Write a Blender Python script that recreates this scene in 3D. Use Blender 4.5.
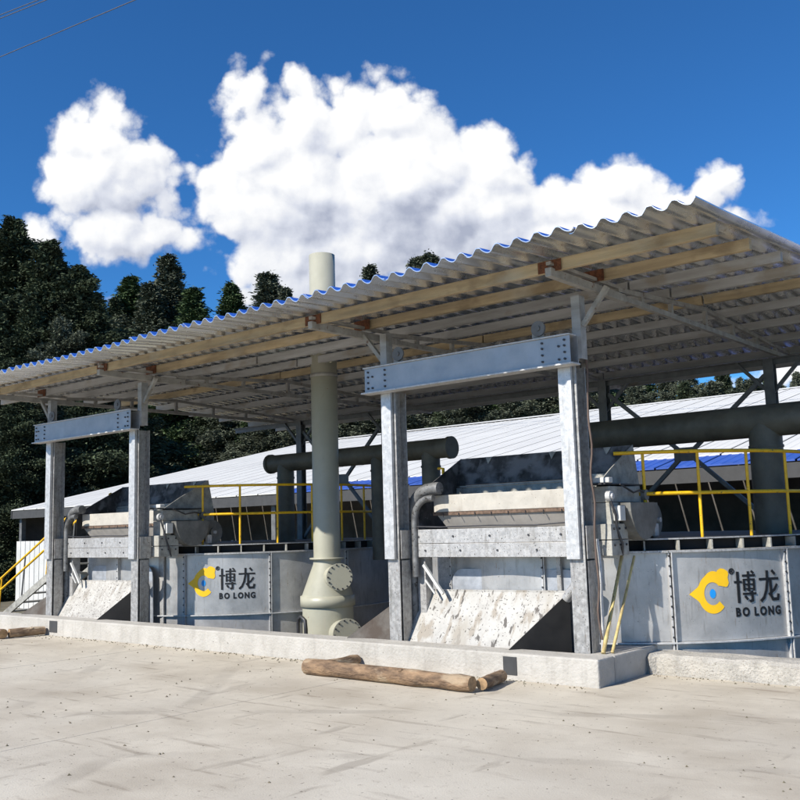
import bpy, math, random
import numpy as np
from mathutils import Vector, Matrix
random.seed(7); rng = np.random.default_rng(11)
scene = bpy.context.scene
for o in list(bpy.data.objects): bpy.data.objects.remove(o)
R_ = math.radians

# ------------------------------------------------------------------ camera
YAW, PITCH, ROLL, FPX = R_(-39.8), R_(7.35), R_(-1.6), 945.0
fwd = Vector((math.sin(YAW)*math.cos(PITCH), math.cos(YAW)*math.cos(PITCH), math.sin(PITCH)))
rt = Vector((math.cos(YAW), -math.sin(YAW), 0)); up = rt.cross(fwd)
c_, s_ = math.cos(ROLL), math.sin(ROLL)
rt2 = c_*rt + s_*up; up2 = -s_*rt + c_*up
cd = bpy.data.cameras.new('camera'); cam = bpy.data.objects.new('camera', cd)
scene.collection.objects.link(cam)
cam.matrix_world = Matrix(((rt2.x, up2.x, -fwd.x, 0), (rt2.y, up2.y, -fwd.y, 0), (rt2.z, up2.z, -fwd.z, 1.6), (0, 0, 0, 1)))
cd.sensor_width = 36; cd.lens = FPX/800*36; cd.shift_y = 5/800; cd.clip_end = 3000; cd.clip_start = .05
scene.camera = cam

# ------------------------------------------------------------------ light
SUN = Vector((-.22, -.975, 0)).normalized()*math.cos(R_(37)) + Vector((0, 0, math.sin(R_(37))))
sl = bpy.data.lights.new('sun', 'SUN'); sl.energy = 5.0; sl.angle = R_(.53); sl.color = (1, .955, .88)
so = bpy.data.objects.new('sun', sl); scene.collection.objects.link(so)
so.rotation_euler = (-SUN).to_track_quat('-Z', 'Y').to_euler()

world = bpy.data.worlds.new('World'); scene.world = world; world.use_nodes = True
world.cycles.sampling_method = 'MANUAL'; world.cycles.sample_map_resolution = 256
wt = world.node_tree; wt.nodes.clear()
def nmath(nt, op, a, b=None, c=None):
    n = nt.nodes.new('ShaderNodeMath'); n.operation = op
    for i, v in enumerate((a, b, c)):
        if v is None: continue
        if isinstance(v, (int, float)): n.inputs[i].default_value = v
        else: nt.links.new(v, n.inputs[i])
    return n.outputs[0]
def nvec(nt, op, a, b=None, scale=None):
    n = nt.nodes.new('ShaderNodeVectorMath'); n.operation = op
    for i, v in enumerate((a, b)):
        if v is None: continue
        if isinstance(v, (tuple, list, Vector)): n.inputs[i].default_value = v
        else: nt.links.new(v, n.inputs[i])
    if scale is not None: n.inputs['Scale'].default_value = scale
    return n.outputs['Value'] if op in ('LENGTH', 'DOT_PRODUCT') else n.outputs[0]
def nstep(nt, val, a, b, lo=0., hi=1.):
    n = nt.nodes.new('ShaderNodeMapRange'); n.interpolation_type = 'SMOOTHSTEP'
    nt.links.new(val, n.inputs[0])
    for i, q in enumerate((a, b, lo, hi)): n.inputs[i+1].default_value = q
    return n.outputs[0]
def cloud_ramp(nt, fac):
    ramp = nt.nodes.new('ShaderNodeValToRGB'); nt.links.new(fac, ramp.inputs[0]); e = ramp.color_ramp.elements
    e[0].position = .15; e[0].color = (.42, .46, .58, 1); e[1].position = 1.0; e[1].color = (1.05, 1.05, 1.05, 1)
    k = e.new(.5); k.color = (.70, .735, .83, 1)
    k = e.new(.75); k.color = (.90, .915, .95, 1)
    return ramp.outputs[0]
SKYK = .085
def build_world():
    N, L = wt.nodes, wt.links
    sky = N.new('ShaderNodeTexSky'); sky.sky_type = 'NISHITA'; sky.sun_disc = False
    sky.sun_elevation = R_(37); sky.sun_rotation = math.atan2(SUN.x, SUN.y)
    sky.altitude = 1500; sky.air_density = 1.0; sky.dust_density = .05; sky.ozone_density = 3.0
    tint = N.new('ShaderNodeMix'); tint.data_type = 'RGBA'; tint.blend_type = 'MULTIPLY'; tint.inputs[0].default_value = 1
    L.new(sky.outputs[0], tint.inputs[6]); tint.inputs[7].default_value = (.35, .90, 1.38, 1)
    # scattered cumulus round the rest of the horizon
    tc = N.new('ShaderNodeTexCoord'); Dn = tc.outputs['Generated']
    dz = nvec(wt, 'DOT_PRODUCT', Dn, tuple(fwd))
    sx = N.new('ShaderNodeSeparateXYZ'); L.new(Dn, sx.inputs[0]); el = sx.outputs[2]
    nn = N.new('ShaderNodeTexNoise'); nn.inputs['Scale'].default_value = 3.2; nn.inputs['Detail'].default_value = 6; nn.inputs['Roughness'].default_value = .58
    mp = N.new('ShaderNodeMapping'); mp.inputs['Scale'].default_value = (1, 1, 1.9); L.new(Dn, mp.inputs[0]); L.new(mp.outputs[0], nn.inputs['Vector'])
    oth = nmath(wt, 'MULTIPLY', nstep(wt, nn.outputs['Fac'], .56, .65), nmath(wt, 'MULTIPLY', nstep(wt, el, .02, .12), nstep(wt, el, .62, .40)))
    oth = nmath(wt, 'MULTIPLY', oth, nstep(wt, dz, .80, .70))
    lit2 = nmath(wt, 'ADD', .25, nstep(wt, nn.outputs['Fac'], .72, .55, 0., .7))
    br = nvec(wt, 'SCALE', cloud_ramp(wt, lit2), scale=.80/SKYK)
    mx = N.new('ShaderNodeMix'); mx.data_type = 'RGBA'; L.new(oth, mx.inputs[0]); L.new(tint.outputs[2], mx.inputs[6]); L.new(br, mx.inputs[7])
    bg = N.new('ShaderNodeBackground'); bg.inputs[1].default_value = SKYK; L.new(mx.outputs[2], bg.inputs[0])
    out = N.new('ShaderNodeOutputWorld'); L.new(bg.outputs[0], out.inputs[0])
def build_cloud_bank():
    """the cumulus bank ahead: part of the sky, far beyond everything else"""
    g = bpy.data.node_groups.new('cumulus_field', 'ShaderNodeTree')
    g.interface.new_socket('P', in_out='INPUT', socket_type='NodeSocketVector')
    g.interface.new_socket('D', in_out='OUTPUT', socket_type='NodeSocketFloat')
    g.interface.new_socket('B', in_out='OUTPUT', socket_type='NodeSocketFloat')
    GN, GL = g.nodes, g.links
    gi = GN.new('NodeGroupInput'); go = GN.new('NodeGroupOutput'); P = gi.outputs[0]
    def noise(sc, det, vec, rough=.55):
        z = GN.new('ShaderNodeTexNoise'); z.noise_dimensions = '2D'; z.inputs['Scale'].default_value = sc; z.inputs['Detail'].default_value = det; z.inputs['Roughness'].default_value = rough
        GL.new(vec, z.inputs['Vector']); return z
    w = nvec(g, 'SUBTRACT', noise(7, 2, P).outputs['Color'], (.5, .5, .5)); w = nvec(g, 'SCALE', w, scale=.034)
    w2 = nvec(g, 'SUBTRACT', noise(45, 3, P).outputs['Color'], (.5, .5, .5)); w2 = nvec(g, 'SCALE', w2, scale=.010)
    PW = nvec(g, 'ADD', nvec(g, 'ADD', P, w), w2)
    blobs = [
        (102, 140, 48, 44), (105, 168, 70, 50), (78, 184, 48, 36), (126, 190, 52, 36), (112, 238, 88, 36), (152, 240, 48, 30), (185, 244, 34, 20),
        (248, 98, 20, 40), (258, 150, 48, 52), (300, 122, 46, 50), (352, 130, 50, 56), (388, 118, 44, 50),
        (300, 200, 98, 72), (400, 190, 105, 82), (330, 255, 120, 52), (484, 168, 56, 50), (455, 215, 115, 70),
        (205, 176, 14, 18), (240, 205, 38, 54), (290, 268, 74, 46), (548, 218, 56, 42), (624, 190, 42, 36),
        (605, 222, 78, 44), (565, 250, 110, 55), (712, 182, 30, 26), (664, 212, 50, 36), (738, 226, 40, 18),
        (110, 298, 24, 11), (795, 375, 50, 18), (690, 250, 70, 40)]
    f = None
    for x, y, rx, ry in blobs:
        cx, cy = (x-400)/945, (405-y)/945
        d = nvec(g, 'MULTIPLY', nvec(g, 'SUBTRACT', PW, (cx, cy, 0)), (945/rx, 945/ry, 1))
        v = nmath(g, 'MULTIPLY', nmath(g, 'SUBTRACT', .97, nvec(g, 'LENGTH', d)), min(rx, ry)/52)
        f = v if f is None else nmath(g, 'SMOOTH_MAX', f, v, .12)
    tot = f
    for sc, amp in ((14, .46), (31, .34), (66, .13)):
        vo = GN.new('ShaderNodeTexVoronoi'); vo.voronoi_dimensions = '2D'; vo.feature = 'F1'; vo.inputs['Scale'].default_value = sc
        GL.new(PW, vo.inputs['Vector'])
        tot = nmath(g, 'ADD', tot, nmath(g, 'MULTIPLY', nmath(g, 'SUBTRACT', .40, nmath(g, 'POWER', vo.outputs['Distance'], 1.5)), amp))
    n2 = noise(22, 6, P, .6)
    tot = nmath(g, 'ADD', tot, nmath(g, 'MULTIPLY', nmath(g, 'SUBTRACT', n2.outputs['Fac'], .5), .5))
    GL.new(tot, go.inputs[0]); GL.new(f, go.inputs[1])
    mt = bpy.data.materials.new('cloud_bank'); mt.use_nodes = True; nt = mt.node_tree; nt.nodes.clear(); L = nt.links
    ge = nt.nodes.new('ShaderNodeNewGeometry'); Dn = nvec(nt, 'NORMALIZE', nvec(nt, 'SUBTRACT', ge.outputs['Position'], (0, 0, 1.6)))
    dz = nvec(nt, 'DOT_PRODUCT', Dn, tuple(fwd))
    u = nmath(nt, 'DIVIDE', nvec(nt, 'DOT_PRODUCT', Dn, tuple(rt2)), dz); v = nmath(nt, 'DIVIDE', nvec(nt, 'DOT_PRODUCT', Dn, tuple(up2)), dz)
    cb = nt.nodes.new('ShaderNodeCombineXYZ'); L.new(u, cb.inputs[0]); L.new(v, cb.inputs[1])
    def field(off):
        q = nt.nodes.new('ShaderNodeGroup'); q.node_tree = g; L.new(nvec(nt, 'ADD', cb.outputs[0], off), q.inputs[0]); return q.outputs
    D0, B0 = field((0, 0, 0)); D1 = field((-.007, .011, 0))[0]; B2 = field((-.026, .045, 0))[1]
    mask = nstep(nt, D0, .03, .30)
    lit = nmath(nt, 'ADD', nmath(nt, 'MULTIPLY', nmath(nt, 'SUBTRACT', D0, D1), .90), nmath(nt, 'MULTIPLY', nmath(nt, 'SUBTRACT', B0, B2), .36))
    lit = nmath(nt, 'ADD', lit, .69)
    lit = nmath(nt, 'SUBTRACT', lit, nmath(nt, 'MULTIPLY', nmath(nt, 'MULTIPLY', nstep(nt, B0, .5, 1.5), nstep(nt, v, .28, .14)), .72))
    em = nt.nodes.new('ShaderNodeEmission'); L.new(cloud_ramp(nt, lit), em.inputs[0]); em.inputs[1].default_value = .82
    tr = nt.nodes.new('ShaderNodeBsdfTransparent'); ms = nt.nodes.new('ShaderNodeMixShader'); L.new(mask, ms.inputs[0]); L.new(tr.outputs[0], ms.inputs[1]); L.new(em.outputs[0], ms.inputs[2])
    o = nt.nodes.new('ShaderNodeOutputMaterial'); L.new(ms.outputs[0], o.inputs[0])
    mt.cycles.emission_sampling = 'NONE'
    RD = 2600; na, ne = 32, 20; vv = []
    for j in range(ne+1):
        for i in range(na+1):
            a = YAW+R_(-34+68*i/na); e = R_(-1+46*j/ne); vv.append((RD*math.sin(a)*math.cos(e), RD*math.cos(a)*math.cos(e), 1.6+RD*math.sin(e)))
    me = bpy.data.meshes.new('sky'); me.from_pydata(vv, [], [(j*(na+1)+i, j*(na+1)+i+1, (j+1)*(na+1)+i+1, (j+1)*(na+1)+i) for j in range(ne) for i in range(na)])
    me.materials.append(mt); ob = bpy.data.objects.new('sky', me); scene.collection.objects.link(ob); ob['kind'] = 'structure'
build_cloud_bank()
build_world()
vs = scene.view_settings; vs.view_transform = 'Standard'; vs.look = 'None'; vs.gamma = 1; vs.exposure = 0.3
vs.use_curve_mapping = False
cy = scene.cycles; cy.max_bounces = 6; cy.diffuse_bounces = 2; cy.glossy_bounces = 2; cy.transmission_bounces = 2; cy.transparent_max_bounces = 4
cy.use_adaptive_sampling = True; cy.adaptive_threshold = .02; cy.use_denoising = True

# ------------------------------------------------------------------ materials
MAT = {}
def mat(name, col, rough=.7, metal=0., var=.12, scale=6., bump=.0, bscale=60., spots=None, streak=None, island=0., spec=None, col2=None, stretch=None):
    """procedural material: base colour varied by noise, optional dark spots / rust streaks, fine bump"""
    mt = bpy.data.materials.new(name); mt.use_nodes = True; MAT[name] = mt
    nt = mt.node_tree; N, L = nt.nodes, nt.links; b = N['Principled BSDF']
    b.inputs['Roughness'].default_value = rough; b.inputs['Metallic'].default_value = metal
    if spec is not None: b.inputs['Specular IOR Level'].default_value = spec
    tc = N.new('ShaderNodeNewGeometry'); vec = tc.outputs['Position']
    if stretch:
        mp = N.new('ShaderNodeMapping'); mp.inputs['Scale'].default_value = stretch; L.new(vec, mp.inputs[0]); sv = mp.outputs[0]
    else: sv = vec
    n = N.new('ShaderNodeTexNoise'); n.inputs['Scale'].default_value = scale; n.inputs['Detail'].default_value = 8; n.inputs['Roughness'].default_value = .62
    L.new(sv, n.inputs['Vector'])
    r = N.new('ShaderNodeValToRGB'); L.new(n.outputs['Fac'], r.inputs[0])
    c2 = col2 if col2 else [c*(1-var*2.2) for c in col]
    r.color_ramp.elements[0].position = .32; r.color_ramp.elements[0].color = (*c2, 1)
    r.color_ramp.elements[1].position = .66; r.color_ramp.elements[1].color = (*[min(1, c*(1+var)) for c in col], 1)
    cur = r.outputs[0]
    def mix(fac, colr, blend='MIX'):
        nonlocal cur
        x = N.new('ShaderNodeMix'); x.data_type = 'RGBA'; x.blend_type = blend
        L.new(fac, x.inputs[0]); L.new(cur, x.inputs[6]); x.inputs[7].default_value = (*colr, 1); cur = x.outputs[2]
    def thr(scale, lo, hi, stretchv=None, detail=4, amt=1., loc=0.):
        t = N.new('ShaderNodeTexNoise'); t.inputs['Scale'].default_value = scale; t.inputs['Detail'].default_value = detail
        mp = N.new('ShaderNodeMapping'); mp.inputs['Scale'].default_value = stretchv or (1, 1, 1); mp.inputs['Location'].default_value = (loc, loc*.7, loc*.3)
        L.new(vec, mp.inputs[0]); L.new(mp.outputs[0], t.inputs['Vector'])
        q = N.new('ShaderNodeMapRange'); L.new(t.outputs['Fac'], q.inputs[0]); q.inputs[1].default_value = lo; q.inputs[2].default_value = hi; q.inputs[4].default_value = amt
        return q.outputs[0]
    for s in (streak or []): mix(thr(s[0], s[1], s[2], s[3], 5, s[5] if len(s) > 5 else .8, s[6] if len(s) > 6 else 3.1), s[4])
    for s in (spots or []): mix(thr(s[0], s[1], s[2], None, 3, s[4] if len(s) > 4 else .9, 7.7), s[3])
    if island:
        ri = N.new('ShaderNodeNewGeometry'); q = N.new('ShaderNodeMapRange'); L.new(ri.outputs['Random Per Island'], q.inputs[0])
        q.inputs[3].default_value = 1-island; q.inputs[4].default_value = 1+island*.8
        x = N.new('ShaderNodeVectorMath'); x.operation = 'SCALE'; L.new(cur, x.inputs[0]); L.new(q.outputs[0], x.inputs['Scale']); cur = x.outputs[0]
    L.new(cur, b.inputs['Base Color'])
    if bump:
        t = N.new('ShaderNodeTexNoise'); t.inputs['Scale'].default_value = bscale; t.inputs['Detail'].default_value = 5
        L.new(sv, t.inputs['Vector']); bp = N.new('ShaderNodeBump'); bp.inputs['Strength'].default_value = bump; bp.inputs['Distance'].default_value = .02
        L.new(t.outputs['Fac'], bp.inputs['Height']); L.new(bp.outputs[0], b.inputs['Normal'])
    rv = N.new('ShaderNodeMapRange'); L.new(n.outputs['Fac'], rv.inputs[0]); rv.inputs[3].default_value = max(.05, rough-.12); rv.inputs[4].default_value = min(1, rough+.12)
    L.new(rv.outputs[0], b.inputs['Roughness'])
    return mt
DIRT = (.035, .03, .024)
mat('concrete_slab', (.54, .485, .39), .93, var=.07, scale=1.4, bump=.16, bscale=70, col2=(.45, .395, .31),
    streak=[(.9, .50, .68, (.5, 1.3, 1), (.37, .315, .24), .6), (5.5, .60, .70, (.25, 1.7, 1), (.23, .185, .135), .55, 9.2), (.45, .48, .7, None, (.60, .555, .465), .6, 1.4), (3.2, .63, .70, (1.2, .3, 1), (.26, .22, .17), .5, 21.), (14, .58, .72, None, (.40, .35, .28), .5, 15.)],
    spots=[(28, .69, .71, (.12, .095, .07), .75), (9, .73, .75, (.15, .12, .09), .6)])
mat('concrete_kerb', (.475, .45, .405), .94, var=.05, scale=4, bump=.6, bscale=38, col2=(.40, .375, .33),
    streak=[(6, .56, .72, (1.6, 1, .35), (.32, .295, .26), .5)], spots=[(20, .71, .73, (.10, .085, .07), .75)])
mat('concrete_rough', (.47, .44, .385), .95, var=.12, scale=6, bump=.9, bscale=40, spots=[(30, .64, .68, (.22, .19, .155), .6), (80, .62, .66, (.16, .13, .1), .6)])
mat('joint', (.10, .09, .08), .95)
mat('earth', (.16, .13, .09), .95, var=.2, scale=1.5, bump=.5, bscale=8, col2=(.09, .09, .05))
SPL = [(26, .63, .655, DIRT, .9), (60, .66, .69, (.08, .065, .05), .85)]
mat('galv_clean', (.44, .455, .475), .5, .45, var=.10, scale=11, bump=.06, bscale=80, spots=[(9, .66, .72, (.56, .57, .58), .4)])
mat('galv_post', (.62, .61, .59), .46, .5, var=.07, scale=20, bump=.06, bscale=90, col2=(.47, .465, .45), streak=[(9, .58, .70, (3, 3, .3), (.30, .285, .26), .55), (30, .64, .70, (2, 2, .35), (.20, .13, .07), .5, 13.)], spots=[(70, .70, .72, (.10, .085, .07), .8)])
mat('galv_post_shaded', (.44, .43, .41), .5, .45, var=.12, scale=20, bump=.08, bscale=70, col2=(.28, .27, .255), streak=[(9, .56, .70, (3, 3, .3), (.16, .15, .135), .6), (30, .62, .70, (2, 2, .35), (.17, .10, .05), .55, 13.)], spots=[(60, .66, .68, DIRT, .8)])  # darker copy of the post steel, shade of the open recess put into its colour
mat('galv_dirty', (.50, .49, .47), .5, .4, var=.08, scale=22, bump=.08, bscale=60, col2=(.37, .36, .345), spots=[(58, .645, .665, DIRT, .85), (110, .65, .68, (.10, .085, .07), .6)], streak=[(9, .56, .70, (2.5, 2.5, .5), (.25, .235, .21), .6), (3, .55, .68, (1, 1, .6), (.30, .28, .25), .5, 17.)])
mat('galv_tank', (.47, .46, .44), .38, .45, var=.12, scale=3.2, bump=.06, bscale=22, col2=(.35, .345, .335),
    streak=[(2.2, .48, .72, None, (.60, .59, .57), .6), (10, .60, .72, (2.2, 2.2, .3), (.22, .205, .18), .5), (24, .64, .70, (1.5, 1.5, .2), (.30, .20, .11), .45, 12.)], spots=[(46, .72, .74, (.70, .70, .68), .6), (64, .70, .72, DIRT, .7)])
mat('galv_blue', (.375, .395, .415), .45, .35, var=.07, scale=4, bump=.05, bscale=30, streak=[(3, .5, .7, None, (.47, .49, .51), .5)])
mat('flange_steel', (.56, .555, .54), .55, .2, var=.1, scale=20, bump=.08, spots=[(60, .66, .69, DIRT, .6)])
mat('bolt_steel', (.07, .07, .075), .5, .5)
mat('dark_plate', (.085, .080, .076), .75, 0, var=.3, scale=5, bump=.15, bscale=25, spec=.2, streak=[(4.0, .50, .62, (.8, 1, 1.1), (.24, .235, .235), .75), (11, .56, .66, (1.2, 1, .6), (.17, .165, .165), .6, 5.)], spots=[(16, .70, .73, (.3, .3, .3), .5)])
mat('side_plate_shade_dirt', (.10, .088, .075), .7, .1, var=.2, scale=5, streak=[(3.5, .48, .62, (1, 1, .7), (.05, .032, .02), .85)], bump=.2)  # base darkened to hold shade on the sunlit cheek; brown streaks are manure
mat('skip_sheet', (.45, .435, .40), .6, .0, var=.08, scale=7, bump=.15, bscale=20, col2=(.37, .355, .325),
    streak=[(4.0, .56, .64, (2.0, .8, .8), (.25, .205, .15), .7), (8, .61, .65, (1.8, .8, .7), (.06, .05, .042), .9, 5.3), (3, .53, .64, (1.3, .8, .7), (.33, .30, .25), .75, 8.1)],
    spots=[(40, .64, .67, DIRT, .9), (18, .68, .70, DIRT, .8)])
mat('skip_sheet_dirty', (.46, .44, .40), .7, .0, var=.12, scale=6, bump=.15, bscale=20, col2=(.34, .32, .285),
    streak=[(6.0, .55, .66, (2.2, 1, .5), (.24, .21, .17), .7)], spots=[(44, .60, .64, DIRT, .85), (80, .60, .64, (.55, .53, .5), .6)])
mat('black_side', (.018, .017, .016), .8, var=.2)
mat('cream_paint', (.50, .465, .40), .55, 0, var=.07, scale=5, bump=.04, streak=[(8, .57, .7, (1, 1, .35), (.34, .30, .245), .6)], spots=[(44, .67, .69, (.12, .09, .065), .8)])
mat('beige_paint', (.40, .365, .32), .6, 0, var=.08, scale=6)
mat('grey_paint', (.40, .385, .335), .6, .05, var=.18, scale=9, bump=.06, spots=[(60, .66, .69, DIRT, .7)])
mat('grey_drum', (.20, .195, .175), .5, .2, var=.2, scale=5)
mat('rust', (.16, .058, .025), .9, 0, var=.3, scale=25, bump=.4)
mat('rust_strip', (.17, .11, .075), .85, 0, var=.25, scale=20)
mat('scrubber_plastic', (.41, .395, .305), .42, 0, var=.04, scale=3, bump=.03, streak=[(4, .60, .74, (3, 3, .4), (.42, .385, .30), .4), (22, .64, .70, (1, 1, .25), (.33, .29, .22), .35, 4.4)], spots=[(18, .75, .77, (.25, .06, .04), .7)])
mat('duct_plastic', (.105, .098, .072), .55, 0, var=.2, scale=3, streak=[(3, .55, .7, None, (.15, .14, .11), .6)])
mat('hose_grey', (.20, .20, .195), .5, .3, var=.25, scale=9, spots=SPL)
mat('yellow_paint', (.88, .50, .010), .42, 0, var=.08, scale=12, spots=[(26, .66, .68, (.16, .10, .04), .85), (60, .67, .69, (.45, .24, .02), .7)])
mat('timber_purlin', (.45, .355, .215), .8, 0, var=.16, scale=3, bump=.25, bscale=30, stretch=(.3, 3, 3), col2=(.28, .22, .135), streak=[(3, .54, .66, (.7, 1.2, 1.2), (.21, .155, .09), .7), (2, .58, .7, (.5, 1, 1), (.44, .41, .33), .6, 6.2)])
mat('grey_purlin', (.40, .40, .395), .7, .1, var=.14, scale=3, bump=.1, stretch=(.3, 3, 3), col2=(.28, .275, .26), streak=[(3, .58, .68, (.6, 1, 1), (.25, .20, .13), .55)])
mat('truss_steel', (.37, .36, .335), .65, .15, var=.15, scale=7, bump=.1, col2=(.25, .235, .205), spots=[(14, .66, .71, (.14, .06, .03), .75)])
mat('back_steel', (.17, .17, .165), .6, .3, var=.15, scale=6)
mat('sheet_white', (.84, .845, .85), .27, .80, var=.05, scale=2.5, bump=.015, bscale=6, streak=[(3, .57, .74, (3, .5, 1), (.56, .53, .48), .45), (9, .63, .7, (3, .6, 1), (.34, .28, .20), .5, 6.)])
mat('sheet_blue', (.03, .12, .50), .45, 0, var=.1, scale=4)
mat('barn_roof_white', (.63, .62, .585), .85, 0, var=.03, scale=.6, spec=.15, streak=[(.6, .55, .75, (1, .25, .25), (.53, .52, .495), .5)])
mat('barn_roof_blue', (.035, .10, .42), .5, 0, var=.12, scale=1)
mat('barn_trim', (.06, .06, .06), .7, .1, var=.1)
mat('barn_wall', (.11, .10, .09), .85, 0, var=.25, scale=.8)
mat('panel_white', (.60, .595, .56), .6, 0, var=.05, scale=2)
mat('bark', (.10, .075, .055), .9, 0, var=.25, scale=6, bump=.6, bscale=14)
mat('log_wood', (.27, .175, .10), .85, 0, var=.3, scale=6, bump=.9, bscale=26, stretch=(.7, 2, 2), col2=(.085, .052, .032), streak=[(4, .55, .63, (.6, 1.6, 1.6), (.42, .32, .21), .7), (3, .58, .66, (.8, 1.5, 1.5), (.06, .042, .03), .8, 6.6)])
mat('log_wood_cross', (.29, .195, .115), .85, 0, var=.3, scale=6, bump=.9, bscale=26, stretch=(2, .7, 2), col2=(.09, .055, .034), streak=[(4, .54, .62, (1.6, .6, 1.6), (.55, .44, .31), .75), (3, .58, .66, (1.5, .8, 1.5), (.06, .042, .03), .8, 6.6)])
mat('log_end', (.42, .27, .14), .85, 0, var=.25, scale=14)
mat('bamboo', (.62, .49, .20), .55, 0, var=.16, scale=9, col2=(.34, .25, .11), spots=[(14, .64, .7, (.22, .14, .06), .6)])
mat('rope', (.14, .10, .08), .9)
mat('wire', (.10, .10, .11), .5)
mat('logo_yellow', (.95, .56, .008), .5, 0, var=.02)
mat('logo_blue', (.01, .30, .78), .5, 0, var=.02)
mat('logo_black', (.008, .008, .009), .55, 0, var=.05)
def leaf_mat(name, col, col2):
    mt = mat(name, col, .85, 0, .25, .9, island=.32, spec=.12, col2=col2)
    return mt
leaf_mat('needles_dark', (.072, .090, .050), (.030, .040, .024))
leaf_mat('needles_mid', (.090, .130, .055), (.036, .056, .026))
leaf_mat('needles_grey', (.130, .142, .100), (.048, .058, .038))

def tyre_marks(name):
    nt = MAT[name].node_tree; L = nt.links; b = nt.nodes['Principled BSDF']; src = b.inputs['Base Color'].links[0].from_socket
    ge = nt.nodes.new('ShaderNodeNewGeometry'); n = nt.nodes.new('ShaderNodeTexNoise'); n.inputs['Scale'].default_value = 1.1; n.inputs['Detail'].default_value = 6; L.new(ge.outputs['Position'], n.inputs['Vector'])
    tot = None
    for (cx, cy, r, w) in ((-25, -8, 20.6, .13), (-25, -8, 22.3, .13), (6, -14, 21.9, .11), (6, -14, 23.5, .11)):
        d = nvec(nt, 'LENGTH', nvec(nt, 'MULTIPLY', nvec(nt, 'SUBTRACT', ge.outputs['Position'], (cx, cy, 0)), (1, 1, 0)))
        q = nstep(nt, nmath(nt, 'ABSOLUTE', nmath(nt, 'SUBTRACT', d, r)), w, w*.45)
        tot = q if tot is None else nmath(nt, 'MAXIMUM', tot, q)
    f = nmath(nt, 'MULTIPLY', tot, nstep(nt, n.outputs['Fac'], .42, .68, 0., .30))
    x = nt.nodes.new('ShaderNodeMix'); x.data_type = 'RGBA'; L.new(f, x.inputs[0]); L.new(src, x.inputs[6]); x.inputs[7].default_value = (.20, .17, .135, 1); L.new(x.outputs[2], b.inputs['Base Color'])
tyre_marks('concrete_slab')

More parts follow.
